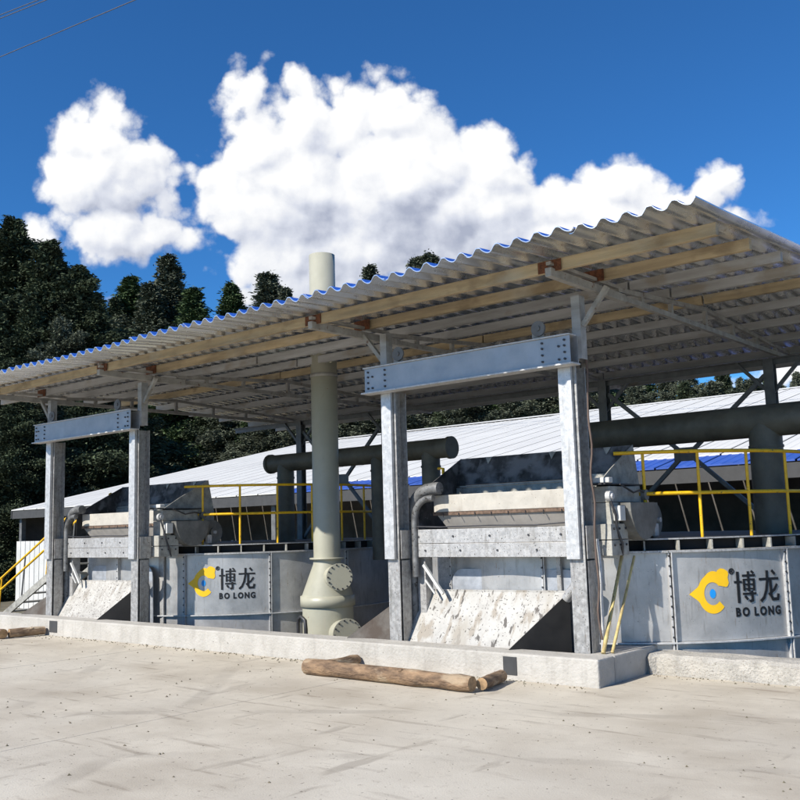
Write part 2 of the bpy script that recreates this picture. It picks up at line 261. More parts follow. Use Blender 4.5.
# ------------------------------------------------------------------ mesh helpers
COL = scene.collection
class MB:
    def __init__(s): s.v = []; s.f = []; s.mi = []; s.sm = []
    def add(s, vs_, fs, mi=0, smooth=False):
        o = len(s.v); s.v += [tuple(q) for q in vs_]
        for f in fs: s.f.append(tuple(i+o for i in f)); s.mi.append(mi); s.sm.append(smooth)
        return s
    def box(s, x0, x1, y0, y1, z0, z1, mi=0):
        return s.add([(x0, y0, z0), (x1, y0, z0), (x1, y1, z0), (x0, y1, z0), (x0, y0, z1), (x1, y0, z1), (x1, y1, z1), (x0, y1, z1)],
                     [(3, 2, 1, 0), (4, 5, 6, 7), (0, 1, 5, 4), (1, 2, 6, 5), (2, 3, 7, 6), (3, 0, 4, 7)], mi)
    def bar(s, a, b, w, h, upv=(0, 0, 1), mi=0):
        a, b = Vector(a), Vector(b); d = (b-a).normalized(); u = Vector(upv)
        if abs(d.dot(u)) > .98: u = Vector((0, 1, 0))
        r = d.cross(u).normalized()*w/2; u = r.cross(d).normalized()*h/2
        vv = [p+i*r+j*u for p in (a, b) for i, j in ((-1, -1), (1, -1), (1, 1), (-1, 1))]
        return s.add(vv, [(0, 1, 2, 3), (7, 6, 5, 4), (0, 4, 5, 1), (1, 5, 6, 2), (2, 6, 7, 3), (3, 7, 4, 0)], mi)
    def tube(s, pts, r, n=12, mi=0, cap=True, smooth=True, radii=None):
        pts = [Vector(p) for p in pts]; k = len(pts); rings = []
        t0 = (pts[1]-pts[0]).normalized(); ref = Vector((0, 0, 1)) if abs(t0.z) < .9 else Vector((1, 0, 0))
        nrm = t0.cross(ref).normalized()
        for i, p in enumerate(pts):
            t = (pts[min(i+1, k-1)]-pts[max(i-1, 0)]).normalized()
            nrm = (nrm-t*nrm.dot(t)).normalized(); bn = t.cross(nrm)
            rr = radii[i] if radii else r
            rings.append([p+rr*(math.cos(a)*nrm+math.sin(a)*bn) for a in [2*math.pi*j/n for j in range(n)]])
        vv = [q for rg in rings for q in rg]; ff = []
        for i in range(k-1):
            for j in range(n):
                a = i*n+j; b_ = i*n+(j+1) % n; ff.append((a, b_, b_+n, a+n))
        s.add(vv, ff, mi, smooth)
        if cap:
            s.add(rings[0], [tuple(range(n))[::-1]], mi); s.add(rings[-1], [tuple(range(n))], mi)
        return s
    def lathe(s, c, prof, n=32, mi=0, smooth=True, axis='Z'):
        """prof: list of (r, z) closed by caps where r == 0"""
        vv = []; ff = []
        for (r, z) in prof:
            for j in range(n):
                a = 2*math.pi*j/n; vv.append((c[0]+r*math.cos(a), c[1]+r*math.sin(a), c[2]+z))
        for i in range(len(prof)-1):
            for j in range(n):
                a = i*n+j; b_ = i*n+(j+1) % n; ff.append((a, b_, b_+n, a+n))
        return s.add(vv, ff, mi, smooth)
    def disc(s, c, nrm, r, h, n=28, mi=0, smooth=False):
        c = Vector(c); d = Vector(nrm).normalized(); return s.tube([c-d*h/2, c+d*h/2], r, n, mi, True, smooth)
    def prism(s, poly, d, mi=0):
        """poly: 3D points of a planar face, extruded by vector d"""
        n = len(poly); p = [Vector(q) for q in poly]; d = Vector(d)
        s.add(p+[q+d for q in p], [tuple(range(n))[::-1], tuple(range(n, 2*n))]+[(i, (i+1) % n, (i+1) % n+n, i+n) for i in range(n)], mi)
        return s
    def build(s, name, mats, parent=None, bevel=0):
        me = bpy.data.meshes.new(name)
        base = parent.matrix_world.translation if parent else Vector((0, 0, 0))
        b0 = root_loc(parent)
        me.from_pydata([(x-b0[0], y-b0[1], z-b0[2]) for x, y, z in s.v], [], s.f)
        for m_ in (mats if isinstance(mats, (list, tuple)) else [mats]): me.materials.append(MAT[m_])
        me.polygons.foreach_set('material_index', s.mi); me.polygons.foreach_set('use_smooth', s.sm)
        me.update()
        o = bpy.data.objects.new(name, me); COL.objects.link(o); o.parent = parent
        if bevel:
            bv = o.modifiers.new('bevel', 'BEVEL'); bv.width = bevel; bv.segments = 2; bv.limit_method = 'ANGLE'; bv.angle_limit = R_(40)
        return o
def root_loc(p):
    if p is None: return (0, 0, 0)
    while p.parent: p = p.parent
    return tuple(p.location)
def tag(o, label, cat, group=None):
    o['label'] = label; o['category'] = cat
    if group: o['group'] = group
    return o
def struct(o): o['kind'] = 'structure'; return o
def thing(name, loc, label, cat, group=None):
    o = bpy.data.objects.new(name, None); COL.objects.link(o); o.location = loc; o.empty_display_size = .2
    return tag(o, label, cat, group)
def copy_tree(o, parent=None):
    c = o.copy(); COL.objects.link(c); c.parent = parent
    for ch in list(o.children): copy_tree(ch, c)
    return c
def share(o, dx, dy=0, dz=0):
    """a sibling copy of a part, shifted"""
    c = o.copy(); COL.objects.link(c); c.parent = o.parent; c.location = o.location+Vector((dx, dy, dz)); return c
PER = 7.81     # distance between the two units

# ================================================================== SETTING
GZ = -1.2
m_ = MB()
n = 48
gx = np.linspace(-420, 380, n); gy = np.linspace(-160, 640, n)
def gh(x, y):
    d = max(0, y-62)+max(0, -x-62)*.7
    return GZ+min(26, d*.11)+(.35*math.sin(x*.11)*math.cos(y*.13) if d > 0 else 0)
m_.add([(x, y, gh(x, y)) for y in gy for x in gx], [(j*n+i, j*n+i+1, (j+1)*n+i+1, (j+1)*n+i) for j in range(n-1) for i in range(n-1)], 0, True)
struct(m_.build('ground', 'earth'))

KY = 8.41; KH = .27; KX = -4.6; KY2 = 9.45
m_ = MB()
m_.box(-46, 26, -24, KY-.002, GZ-.1, -.016)
m_.box(KX+.002, 26, KY-.004, KY2-.002, GZ-.1, -.016)
yard = struct(m_.build('yard', 'joint'))
xs = [-46, -42.2, -37.8, -33.4, -29, -24.6, -20.2, -15.85, -11.52, -7.12, 1.7, 6.1, 10.5, 14.9, 19.3, 26]
ys = [-24, -14, -6, 2.2, KY-.003]
for i in range(len(xs)-1):
    for j in range(len(ys)-1):
        x0, x1, y0, y1 = xs[i]+.006, xs[i+1]-.006, ys[j]+(.006 if j else 0), ys[j+1]-.006
        if j == len(ys)-2: y1 = ys[-1]
        top = random.uniform(-.0015, .0015)
        if j == len(ys)-2 and xs[i+1] > KX:
            if xs[i] < KX: poly = [(x0, y0), (x1, y0), (x1, KY2-.006), (KX+.012, KY2-.006), (KX+.012, y1), (x0, y1)]
            else: poly = [(x0, y0), (x1, y0), (x1, KY2-.006), (x0, KY2-.006)]
        else: poly = [(x0, y0), (x1, y0), (x1, y1), (x0, y1)]
        MB().prism([(x, y, -.02) for x, y in poly], (0, 0, .02+top)).build('slab', 'concrete_slab', yard, .004)

# kerb wall round the sunken machine pit
kerb = thing('kerb_wall', (-10, KY, 0), 'long low pale concrete kerb in front of the machines', 'kerb')
m_ = MB(); xa = -34
m_.box(xa, KX, KY, KY+.34, GZ-.1, KH); m_.build('kerb_run', 'concrete_kerb', kerb, .018)
m_ = MB(); m_.box(KX-.34, KX-.002, KY+.343, KY2+.3, GZ-.1, KH-.002); m_.build('kerb_return', 'concrete_kerb', kerb, .018)
m_ = MB()
nn_ = 40
vv, ff = [], []
for i in range(nn_+1):
    x = KX+.003+(26-KX)*(i/nn_)**2.2
    w = .02*math.sin(i*2.3)+.015*math.sin(i*5.1)
    vv += [(x, KY2+w*.7, GZ), (x, KY2+w, KH-.10+w*.5), (x, KY2+.05+w, KH-.065+.008*math.sin(i*3.7)), (x, KY2+.36, KH-.06+.006*math.sin(i*1.9)), (x, KY2+.38, GZ)]
for i in range(nn_):
    for k in range(4): a = i*5+k; ff.append((a, a+5, a+6, a+1))
m_.add(vv, ff); m_.build('kerb_rough_run', 'concrete_rough', kerb)
for (px, pw) in ((-14.5, .24), (-5.62, .17)):
    m_ = MB(); m_.box(px-pw/2, px+pw/2, KY-.006, KY+.02, .05, .235); m_.build('drain_cover', 'barn_trim', kerb, .003)

# ================================================================== SHELTER
RX0, RX1, RY0, RYR, RY1 = -17.35, -2.9, 7.25, 11.75, 16.25
ZE, SL = 4.165, .066
def rz(y): return ZE+SL*((y-RY0) if y < RYR else (2*RYR-RY0-y))
shel = thing('shelter', (-10, 12, 0), 'long open shelter with corrugated white roof on timber purlins', 'shelter')
PIT = .218; AMP = .034
def wave(x):
    t = (x/PIT) % 1.0
    # slightly sharp crests with long flanks
    q = math.cos(2*math.pi*t)+.20*math.cos(4*math.pi*t+.9)
    return AMP*max(-.92, min(1.0, q*1.12))
nsheet = 13; sw = (RX1-RX0)/nsheet
for half in (0, 1):
    ya, yb = ((RY0, RYR+.05), (RYR-.05, RY1))[half]
    for k in range(nsheet):
        m_ = MB(); x0 = RX0+k*sw-.03; x1 = RX0+(k+1)*sw+.03; nx = 52; lift = .0035*(k % 2)+(.012 if half == 0 else 0)+random.uniform(-.004, .005); ph = random.uniform(0, 6)
        jy = random.uniform(-.03, .03) if half == 0 else random.uniform(-.03, .03)
        yy = [ya+(jy if half == 0 else 0)+(yb-ya)*t for t in (0, .12, .5, 1)]
        if half: yy[-1] += jy
        TH = .009; A, B, Cc = [], [], []
        for y in yy:
            for i in range(nx+1):
                x = x0+(x1-x0)*i/nx; z = rz(y)+wave(x)+lift+.007*math.sin(x*1.3+y)+.006*math.sin(x*3.1+y*1.7+ph)*(1 if y < RY0+1 else .4)
                A.append((x, y, z)); B.append((x, y, z+TH)); Cc.append((x, y+.012, max(z+TH+.003, rz(y)-AMP*.9+.011+lift)))
        w = nx+1; ny = len(yy)
        q = [(j*w+i, j*w+i+1, (j+1)*w+i+1, (j+1)*w+i) for j in range(ny-1) for i in range(nx)]
        m_.add(A, [f[::-1] for f in q], 0, True); m_.add(Cc, q, 1, True)
        for j in (0, ny-1):
            r0 = [j*w+i for i in range(w)]
            m_.add([A[i] for i in r0]+[B[i] for i in r0], [(i, i+1, w+i+1, w+i) for i in range(nx)], 0)
            m_.add([B[i] for i in r0]+[Cc[i] for i in r0], [(i, i+1, w+i+1, w+i) for i in range(nx)], 1)
        for i in (0, nx):
            r0 = [j*w+i for j in range(ny)]
            m_.add([A[t] for t in r0]+[Cc[t] for t in r0], [(t, t+1, ny+t+1, ny+t) for t in range(ny-1)], 0)
        m_.build('roof_sheet', ['sheet_white', 'sheet_blue'], shel)
# purlins along X, each in two or three lengths
PY = [8.0+.88*k for k in range(10)]
TAN = {0, 1, 4}
TRX = [-4.62, -7.92, -4.62-PER, -7.92-PER]
PH = .115
for k, y in enumerate(PY):
    zt = rz(y)-AMP*1.0-.003
    cuts = [RX0+.06, -12.43+random.uniform(-.1, .1), -7.9+random.uniform(-.15, .15), -4.62+random.uniform(-.1, .1), RX1-.06-random.uniform(0, .03)]
    if k in (2, 3): cuts = [cuts[0], -11.0+random.uniform(-.3, .3), cuts[3], cuts[4]]
    if k > 4: cuts = [cuts[0], cuts[2], cuts[-1]]
    for i in range(len(cuts)-1):
        tan = k in TAN
        if k == 1 and i == 0: tan = False
        mt_ = 'timber_purlin' if tan else 'grey_purlin'
        dz = random.uniform(-.006, .006); dy = random.uniform(-.012, .012)
        m_ = MB(); m_.box(cuts[i]+.012, cuts[i+1]-.012, y-.035+dy, y+.035+dy, zt-PH+dz, zt+dz*.2); m_.build('purlin', mt_, shel, .006)
# trusses in depth direction
ZB = 4.035
for tx in TRX:
    m_ = MB(); m_.bar((tx, 7.86, ZB-.005), (tx, 9.45, ZB-.005), .07, .09); m_.build('truss_arm', 'truss_steel', shel, .006)
    def ztop(y): return rz(y)-AMP*1.0-PH-.035
    m_ = MB(); m_.bar((tx, 9.30, ZB+.07), (tx, RYR, ztop(RYR)), .05, .05); m_.bar((tx, RYR, ztop(RYR)), (tx, 15.6, ZB+.045), .05, .05); m_.build('top_chord', 'truss_steel', shel)
    m_ = MB(); m_.bar((tx, 9.46, ZB-.005), (tx, 15.95, ZB-.005), .055, .06); m_.build('bottom_chord', 'truss_steel', shel)
    m_ = MB(); m_.bar((tx, 7.87, ZB+.085), (tx, 9.3, ZB+.10), .05, .035); m_.build('top_plate', 'truss_steel', shel)
    for y in (9.9, 10.7, 11.75, 12.7, 13.6, 14.4):
        z1 = ZB+.07+(ztop(RYR)-ZB-.07)*((y-9.3)/(RYR-9.3) if y < RYR else (15.6-y)/(15.6-RYR))
        m_ = MB(); m_.box(tx-.022, tx+.022, y-.03, y+.03, ZB+.025, max(z1-.02, ZB+.04)); m_.build('truss_web', 'truss_steel', shel)
    for k in (0, 1):
        zt = rz(PY[k])-AMP*1.0-PH
        m_ = MB(); m_.box(tx-.16, tx+.10, PY[k]-.062, PY[k]-.052, zt-.015, zt+.10+.01*k); m_.build('purlin_cleat', 'rust', shel)
# front stub posts on the hoist frames, braces to the trusses
for s, px in ((1, -4.83), (-1, -7.53), (1, -4.83-PER), (-1, -7.53-PER)):
    m_ = MB(); m_.box(px-.05, px+.05, 8.74, 8.75, 3.30, ZB-.05); m_.box(px-.05, px-.042, 8.751, 8.86, 3.30, ZB-.05); m_.box(px+.042, px+.05, 8.751, 8.86, 3.30, ZB-.05)
    m_.build('stub_post', 'grey_purlin', shel)
    m_ = MB(); m_.bar((px+s*.055, 8.79, 3.66), (px+s*.36, 8.79, ZB-.01), .05, .05, (0, 1, 0)); m_.build('brace', 'truss_steel', shel)
# back row: posts, eave beam, cross bracing
BPX = [-4.79, -7.6, -12.55, -15.05]; BY = 14.6
for px in BPX:
    m_ = MB(); m_.box(px-.075, px+.075, BY-.075, BY-.065, GZ, 3.98); m_.box(px-.075, px+.075, BY+.065, BY+.075, GZ, 3.98); m_.box(px-.006, px+.006, BY-.065, BY+.065, GZ, 3.98)
    m_.build('back_post', 'back_steel', shel)
    m_ = MB(); m_.bar((px, BY+.02, 3.45), (px+.5, BY+.02, 3.98), .05, .05); m_.bar((px, BY-.02, 3.45), (px-.5, BY-.02, 3.98), .05, .05); m_.build('knee_brace', 'back_steel', shel)
m_ = MB(); m_.box(RX0+.1, RX1-.1, BY-.05, BY+.05, 3.985, 4.002+.0); m_.box(RX0+.1, RX1-.1, BY-.008, BY+.008, 3.9, 3.984); m_.build('eave_beam', 'back_steel', shel)
for xa_, xb_ in ((BPX[1], BPX[0]), (BPX[3], BPX[2])):
    xc = (xa_+xb_)/2; zc = 2.63
    for sx, sz in ((-1, 1), (1, 1), (-1, -1), (1, -1)):
        ex = xa_+.08 if sx < 0 else xb_-.08; ez = 3.75 if sz > 0 else 1.45
        m_ = MB(); m_.bar((xc+sx*.13, BY, zc+sz*.08), (ex, BY, ez), .06, .06, (0, 1, 0)); m_.build('cross_brace', 'back_steel', shel)
    m_ = MB(); m_.box(xc-.2, xc+.2, BY-.035, BY-.02-.012, zc-.11, zc+.11); m_.build('gusset_plate', 'back_steel', shel)

# ================================================================== UNIT : hoist frame, skip, hopper, tank, railing, gooseneck
UX = -6.3
hoist = thing('hoist_frame', (UX, 8.8, GZ), 'galvanised hoist portal of the right machine, nearest the yellow bamboo sticks', 'hoist frame', 'hoist portals')
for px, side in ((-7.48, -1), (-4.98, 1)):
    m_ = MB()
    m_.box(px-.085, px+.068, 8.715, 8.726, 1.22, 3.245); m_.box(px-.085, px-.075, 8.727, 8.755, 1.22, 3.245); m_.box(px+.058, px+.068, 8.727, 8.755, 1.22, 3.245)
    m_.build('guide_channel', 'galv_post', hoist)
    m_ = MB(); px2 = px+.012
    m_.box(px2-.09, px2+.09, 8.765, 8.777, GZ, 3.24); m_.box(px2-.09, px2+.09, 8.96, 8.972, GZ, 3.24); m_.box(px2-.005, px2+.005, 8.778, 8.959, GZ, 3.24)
    m_.build('post', 'galv_post_shaded', hoist)
    m_ = MB(); m_.box(px2+.096, px2+.106, 8.79, 9.0, 1.22, 1.56); m_.box(px2+.093, px2+.1, 8.80, 8.95, .24, 1.2); m_.build('side_cover', 'galv_post_shaded', hoist)
bx0, bx1 = -7.69, -4.82
m_ = MB(); m_.box(bx0, bx1, 8.565, 8.577, 3.245, 3.535); m_.build('beam_web', 'galv_blue', hoist)
m_ = MB(); m_.box(bx0-.01, bx1+.01, 8.54, 8.69, 3.537, 3.551); m_.build('beam_top_flange', 'flange_steel', hoist)
m_ = MB(); m_.box(bx0-.04, bx1+.04, 8.53, 8.70, 3.226, 3.242); m_.build('beam_bottom_flange', 'flange_steel', hoist)
m_ = MB(); m_.box(bx0, bx1, 8.73, 8.742, 3.25, 3.535); m_.build('rear_beam', 'galv_clean', hoist)
bolt = None
for ex, s in ((bx0, 1), (bx1, -1)):
    for dx in (.06, .13, .33):
        for z in (3.29, 3.36, 3.43, 3.49):
            if dx == .13 and z in (3.36, 3.49): continue
            if bolt is None:
                m_ = MB(); m_.disc((ex+s*dx, 8.557, z), (0, 1, 0), .0125, .016, 8); bolt = m_.build('bolt', 'bolt_steel', hoist); bo = (ex+s*dx, z)
            else: share(bolt, ex+s*dx-bo[0], 0, z-bo[1])
for wx in (-7.18, -5.22):
    m_ = MB(); m_.box(wx-.07, wx+.07, 8.60, 8.615, 3.552, 3.70); m_.build('pulley_bracket', 'truss_steel', hoist)
    m_ = MB(); m_.disc((wx+.02, 8.585, 3.66), (0, 1, 0), .085, .022, 24); m_.disc((wx+.02, 8.568, 3.66), (0, 1, 0), .028, .012, 12); m_.build('pulley', 'back_steel', hoist)

skip = thing('loading_skip', (UX, 8.8, GZ), 'clean white loading skip of the right machine, behind the crossed logs', 'skip', 'loading skips')
sl_t, sr_t = (-7.54, 9.2, .82), (-5.35, 9.2, .845)          # rear top corners
sl_f, sr_f = (-8.13, 8.62, .27), (-5.775, 8.62, .27)         # where the cheeks meet the kerb
bl, br_ = (-7.38, 8.76, .02), (-5.705, 8.76, .02)
def ext(a, b, k): return tuple(a[i]+(b[i]-a[i])*k for i in range(3))
m_ = MB(); m_.prism([sl_t, sr_t, ext(sr_t, br_, 1.25), ext(sl_t, bl, 1.25)], (0, .012, -.01)); m_.build('back_sheet', 'skip_sheet', skip)
m_ = MB(); m_.bar((sl_t[0], 9.205, sl_t[2]+.004), (sr_t[0], 9.205, sr_t[2]+.004), .02, .02); m_.build('top_rim', 'skip_sheet', skip)
m_ = MB(); m_.prism([(sl_t[0]-.02, sl_t[1], sl_t[2]), ext((sl_t[0]-.02, sl_t[1], sl_t[2]), sl_f, 1.0), (-8.0, 8.66, -.2), (-7.45, 8.72, -.2), (-7.42, 8.74, .10)], (-.012, .008, 0)); m_.build('side_plate', 'side_plate_shade_dirt', skip)
m_ = MB(); m_.prism([(sr_t[0]+.004, sr_t[1], sr_t[2]), sr_f, (-5.76, 8.63, -.5), (sr_t[0]+.004, sr_t[1], -.5)], (.012, -.008, 0)); m_.build('side_plate', 'black_side', skip)  # near-black colour carries the shade on this outer cheek

hop = thing('feed_hopper', (UX, 9.8, 1.3), 'feed hopper of the right machine with cream front and black rear plate', 'hopper', 'feed hoppers')
# two stacked channels
for z0, z1 in ((1.395, 1.56), (1.232, 1.39)):
    m_ = MB(); m_.box(-7.36, -5.17, 8.985, 9.0, z0, z1); m_.box(-7.36, -5.17, 9.0, 9.05, z0, z0+.012); m_.box(-7.36, -5.17, 9.0, 9.05, z1-.012, z1); m_.build('front_channel', 'galv_dirty', hop, .004)
m_ = MB(); m_.box(-7.17, -5.0, 9.20, 9.26, 1.765, 1.97); m_.build('front_panel', 'cream_paint', hop, .006)
m_ = MB(); m_.box(-7.18, -5.0, 9.19, 9.24, 1.725, 1.762); m_.build('rusty_strip', 'rust_strip', hop)
for k in range(9):
    x = -7.02+k*.235
    if k == 0: m_ = MB(); m_.bar((x, 9.183, 1.75), (x+.012, 9.175, 1.70), .008, .008); st = m_.build('clip', 'bolt_steel', hop)
    else: share(st, k*.235)
m_ = MB(); m_.prism([(-7.12, 9.21, 1.722), (-5.0, 9.21, 1.722), (-5.0, 9.30, 1.565), (-7.04, 9.30, 1.565)], (0, .015, .008)); m_.build('lower_panel', 'beige_paint', hop)
hl, hr, hf = -7.49, -4.99, -4.80
m_ = MB(); m_.prism([(hl+.02, 10.20, 2.475), (hr-.02, 10.20, 2.475), (hr-.02, 10.10, 2.12), (hl+.02, 10.10, 2.12)], (0, .02, -.002)); m_.build('rear_plate', 'dark_plate', hop)
m_ = MB(); m_.box(hl+.1, hr-.25, 10.05, 10.09, 2.09, 2.11); m_.box(hl+.03, hr-.03, 10.07, 10.09, 1.9, 2.085); m_.build('inner_ledge', 'grey_paint', hop)
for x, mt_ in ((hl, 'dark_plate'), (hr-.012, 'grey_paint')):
    m_ = MB(); m_.prism([(x, 10.23, 2.48), (x, 9.63, 2.175), (x, 9.28, 1.975), (x, 9.28, 1.55), (x, 10.35, 1.55), (x, 10.35, 1.95)], (.012, 0, 0)); m_.build('side_wall', mt_, hop)
m_ = MB(); m_.bar((hr-.02, 9.95, 2.08), (hr-.5, 9.95, 2.08), .03, .14); m_.build('inner_bar', 'grey_paint', hop)
# machinery on the right flank
m_ = MB(); m_.box(hr+.002, hf+.05, 9.12, 9.82, 1.80, 1.97); m_.build('flank_box', 'grey_paint', hop, .006)
m_ = MB(); m_.box(hr+.002, hf+.06, 9.02, 9.92, 1.985, 2.0); m_.build('flank_rod', 'bolt_steel', hop)
m_ = MB(); m_.box(hr+.002, hf+.075, 9.12, 9.27, 1.24, 1.795); m_.build('flank_stile', 'grey_paint', hop, .006)
for z0, z1 in ((1.24, 1.40), (1.41, 1.57)):
    m_ = MB(); m_.box(hr+.002, hf+.10, 9.02, 9.40, z0, z1)
    m_.build('bracket_plate', 'grey_paint', hop, .004)
    for yy_ in (9.08, 9.2, 9.34):
        m_ = MB(); m_.disc((hf+.106, yy_, (z0+z1)/2+.03), (1, 0, 0), .012, .012, 8); m_.build('plate_bolt', 'bolt_steel', hop)
pts = [(hf+.05, 9.60+.33*math.cos(a), 1.79+.40*math.sin(a)) for a in [math.pi+math.pi*i/14 for i in range(15)]]
m_ = MB(); m_.prism(pts, (.16, 0, 0)); m_.build('trough', 'grey_drum', hop)
m_ = MB(); m_.disc((hf+.06, 10.1, 1.60), (1, 0, 0), .20, .05, 24); m_.disc((hf+.10, 10.1, 1.60), (1, 0, 0), .07, .05, 16); m_.build('drive_wheel', 'grey_drum', hop)
m_ = MB(); m_.disc((hf+.08, 9.06, 1.86), (1, 0, 0), .055, .05, 18); m_.disc((hf+.112, 9.06, 1.86), (1, 0, 0), .03, .03, 12); m_.build('bearing', 'flange_steel', hop)
m_ = MB(); m_.disc((hf+.08, 9.90, 1.88), (1, 0, 0), .06, .05, 18); m_.build('bearing', 'grey_drum', hop)
m_ = MB(); m_.box(hr+.002, hf+.09, 9.05, 9.14, 2.003, 2.06); m_.build('latch', 'panel_white', hop, .01)
# casing below the channels
m_ = MB(); m_.box(-7.30, -5.12, 9.42, 9.44, GZ, 1.228); m_.build('casing_back', 'galv_dirty', hop)
poly = []
for a in range(0, 91, 15): poly.append((-7.0+.16*(1-math.cos(R_(a)))-.03*0, 9.30, .92+.16*math.sin(R_(a))))
for a in range(90, -1, -15): poly.append((-5.25-.16*(1-math.cos(R_(a))), 9.30, .92+.16*math.sin(R_(a))))
poly += [(-5.22, 9.30, -.3), (-6.95, 9.30, -.3)]
m_ = MB(); m_.prism(poly, (0, .015, 0)); m_.build('drum_guard', 'galv_clean', hop)
m_ = MB(); m_.box(-5.52, -5.47, 9.26, 9.29, .3, 1.228); m_.build('stile', 'galv_dirty', hop)
m_ = MB(); m_.box(-7.34, -7.22, 9.06, 9.2, GZ, 1.225); m_.build('stile', 'galv_dirty', hop)
m_ = MB(); m_.bar((-7.22, 9.03, 1.14), (-6.94, 9.03, .80), .035, .035); m_.bar((-7.2, 9.03, .96), (-7.06, 9.03, .8), .02, .02); m_.build('strut', 'panel_white', hop)
m_ = MB(); m_.tube([(-5.33, 9.12, .78), (-5.25, 9.1, .86), (-5.19, 9.1, .93), (-5.17, 9.1, 1.05)], .055, 12); m_.build('casing_hose', 'galv_dirty', hop)

m_ = MB(); m_.tube([(hf+.09, 9.05, 1.84), (hf+.12, 9.10, 1.66), (hf+.10, 9.16, 1.50), (hf+.13, 9.20, 1.36), (hf+.09, 9.26, 1.24)], .014, 8); m_.build('hydraulic_hose', 'bolt_steel', hop)
m_ = MB(); m_.tube([(hf+.09, 9.30, 1.99), (hf+.14, 9.5, 1.9), (hf+.12, 9.7, 1.93), (hf+.08, 9.9, 1.9)], .011, 8); m_.build('hydraulic_hose', 'bolt_steel', hop)
m_ = MB(); m_.box(hf+.076, hf+.16, 9.13, 9.25, 1.60, 1.76); m_.build('junction_box', 'panel_white', hop, .008)
m_ = MB(); m_.disc((hf+.13, 10.1, 1.60), (1, 0, 0), .028, .06, 10); m_.box(hf+.10, hf+.17, 9.93, 10.02, 1.42, 1.56); m_.build('gear_motor', 'flange_steel', hop, .01)
for x in (-7.25, -6.73, -6.21, -5.69, -5.28):
    m_ = MB(); m_.disc((x, 8.979, 1.475), (0, 1, 0), .012, .012, 8); m_.build('channel_bolt', 'bolt_steel', hop)
    m_ = MB(); m_.disc((x+.1, 8.979, 1.31), (0, 1, 0), .012, .012, 8); m_.build('channel_bolt', 'bolt_steel', hop)
m_ = MB(); m_.tube([(-7.35, 8.975, 1.60), (-6.9, 8.97, 1.585), (-6.2, 8.972, 1.59), (-5.6, 8.97, 1.58), (-5.2, 8.975, 1.60)], .009, 6); m_.build('cable', 'bolt_steel', hop)
for k, x in enumerate((-7.05, -6.1, -5.35)):
    m_ = MB(); m_.prism([(x, 10.19, 2.47), (x+.10, 10.19, 2.47), (x+.05, 10.16, 2.38)], (0, -.008, 0)); m_.build('plate_lug', 'grey_paint', hop)
goose = thing('gooseneck_pipe', (-7.42, 9.1, GZ), 'dark curved pipe pair bending into the right hopper beside its left post', 'pipe', 'gooseneck pipes')
def bend(x0, y0, zb, zt, r, x1):
    p = [(x0, y0, zb), (x0, y0, zt-r)]
    for a in range(15, 91, 15): p.append((x0+r*(1-math.cos(R_(a))), y0, zt-r+r*math.sin(R_(a))))
    return p+[(x1, y0, zt)]
m_ = MB(); m_.tube(bend(-7.43, 9.08, GZ, 2.05, .34, -6.98), .075, 14); m_.build('outer_pipe', 'hose_grey', goose)
m_ = MB(); m_.tube(bend(-7.30, 8.975, 1.0, 1.93, .24, -7.0), .04, 12); m_.build('inner_pipe', 'hose_grey', goose)

# tank -----------------------------------------------------------------
TX, TY, TR = -6.16, 12.12, 2.85
ZR, ZT = .285, 1.255
NP = 13; PA = 2*math.pi/NP
def tp(a, r, z, c=(TX, TY)): return (c[0]+r*math.sin(a), c[1]-r*math.cos(a), z)
def arcbox(m, a0, a1, r0, r1, z0, z1, n, c, mi=0, smooth=False):
    vv = []
    for i in range(n+1):
        a = a0+(a1-a0)*i/n
        vv += [tp(a, r0, z0, c), tp(a, r1, z0, c), tp(a, r1, z1, c), tp(a, r0, z1, c)]
    side = []; outer = []
    for i in range(n):
        o = i*4
        outer.append((o+1, o+5, o+6, o+2)); side += [(o, o+4, o+5, o+1)[::-1], (o+2, o+6, o+7, o+3), (o+3, o+7, o+4, o)]
    m.add(vv, outer, mi, True); m.add(vv, side+[(0, 1, 2, 3)[::-1], (n*4, n*4+1, n*4+2, n*4+3)], mi)
    return m
def text_mesh(body, size, offs=0, space=1.0):
    cu = bpy.data.curves.new('t', 'FONT'); cu.body = body; cu.size = size; cu.offset = offs; cu.space_character = space; cu.resolution_u = 4
    o = bpy.data.objects.new('t', cu); COL.objects.link(o)
    dg = bpy.context.evaluated_depsgraph_get(); me = bpy.data.meshes.new_from_object(o.evaluated_get(dg))
    v = [tuple(q.co) for q in me.vertices]; f = [tuple(p.vertices) for p in me.polygons]
    bpy.data.objects.remove(o); bpy.data.curves.remove(cu); bpy.data.meshes.remove(me)
    return v, f
def wrapped(m, v, f, a_left, z0, r, c, x_scale=1., z_scale=1., mi=0):
    """flat artwork (x right, y up) laid round the tank wall"""
    m.add([tp(a_left+x*x_scale/TR, r, z0+y*z_scale, c) for x, y, *_ in v], f, mi)
def bold_glyphs(body, size, w):
    """text with fat strokes: the outline offset sideways a few times"""
    v, f = text_mesh(body, size, w); return v, f
def norm(v):
    xs_ = [q[0] for q in v]; ys_ = [q[1] for q in v]; return min(xs_), max(xs_), min(ys_), max(ys_)
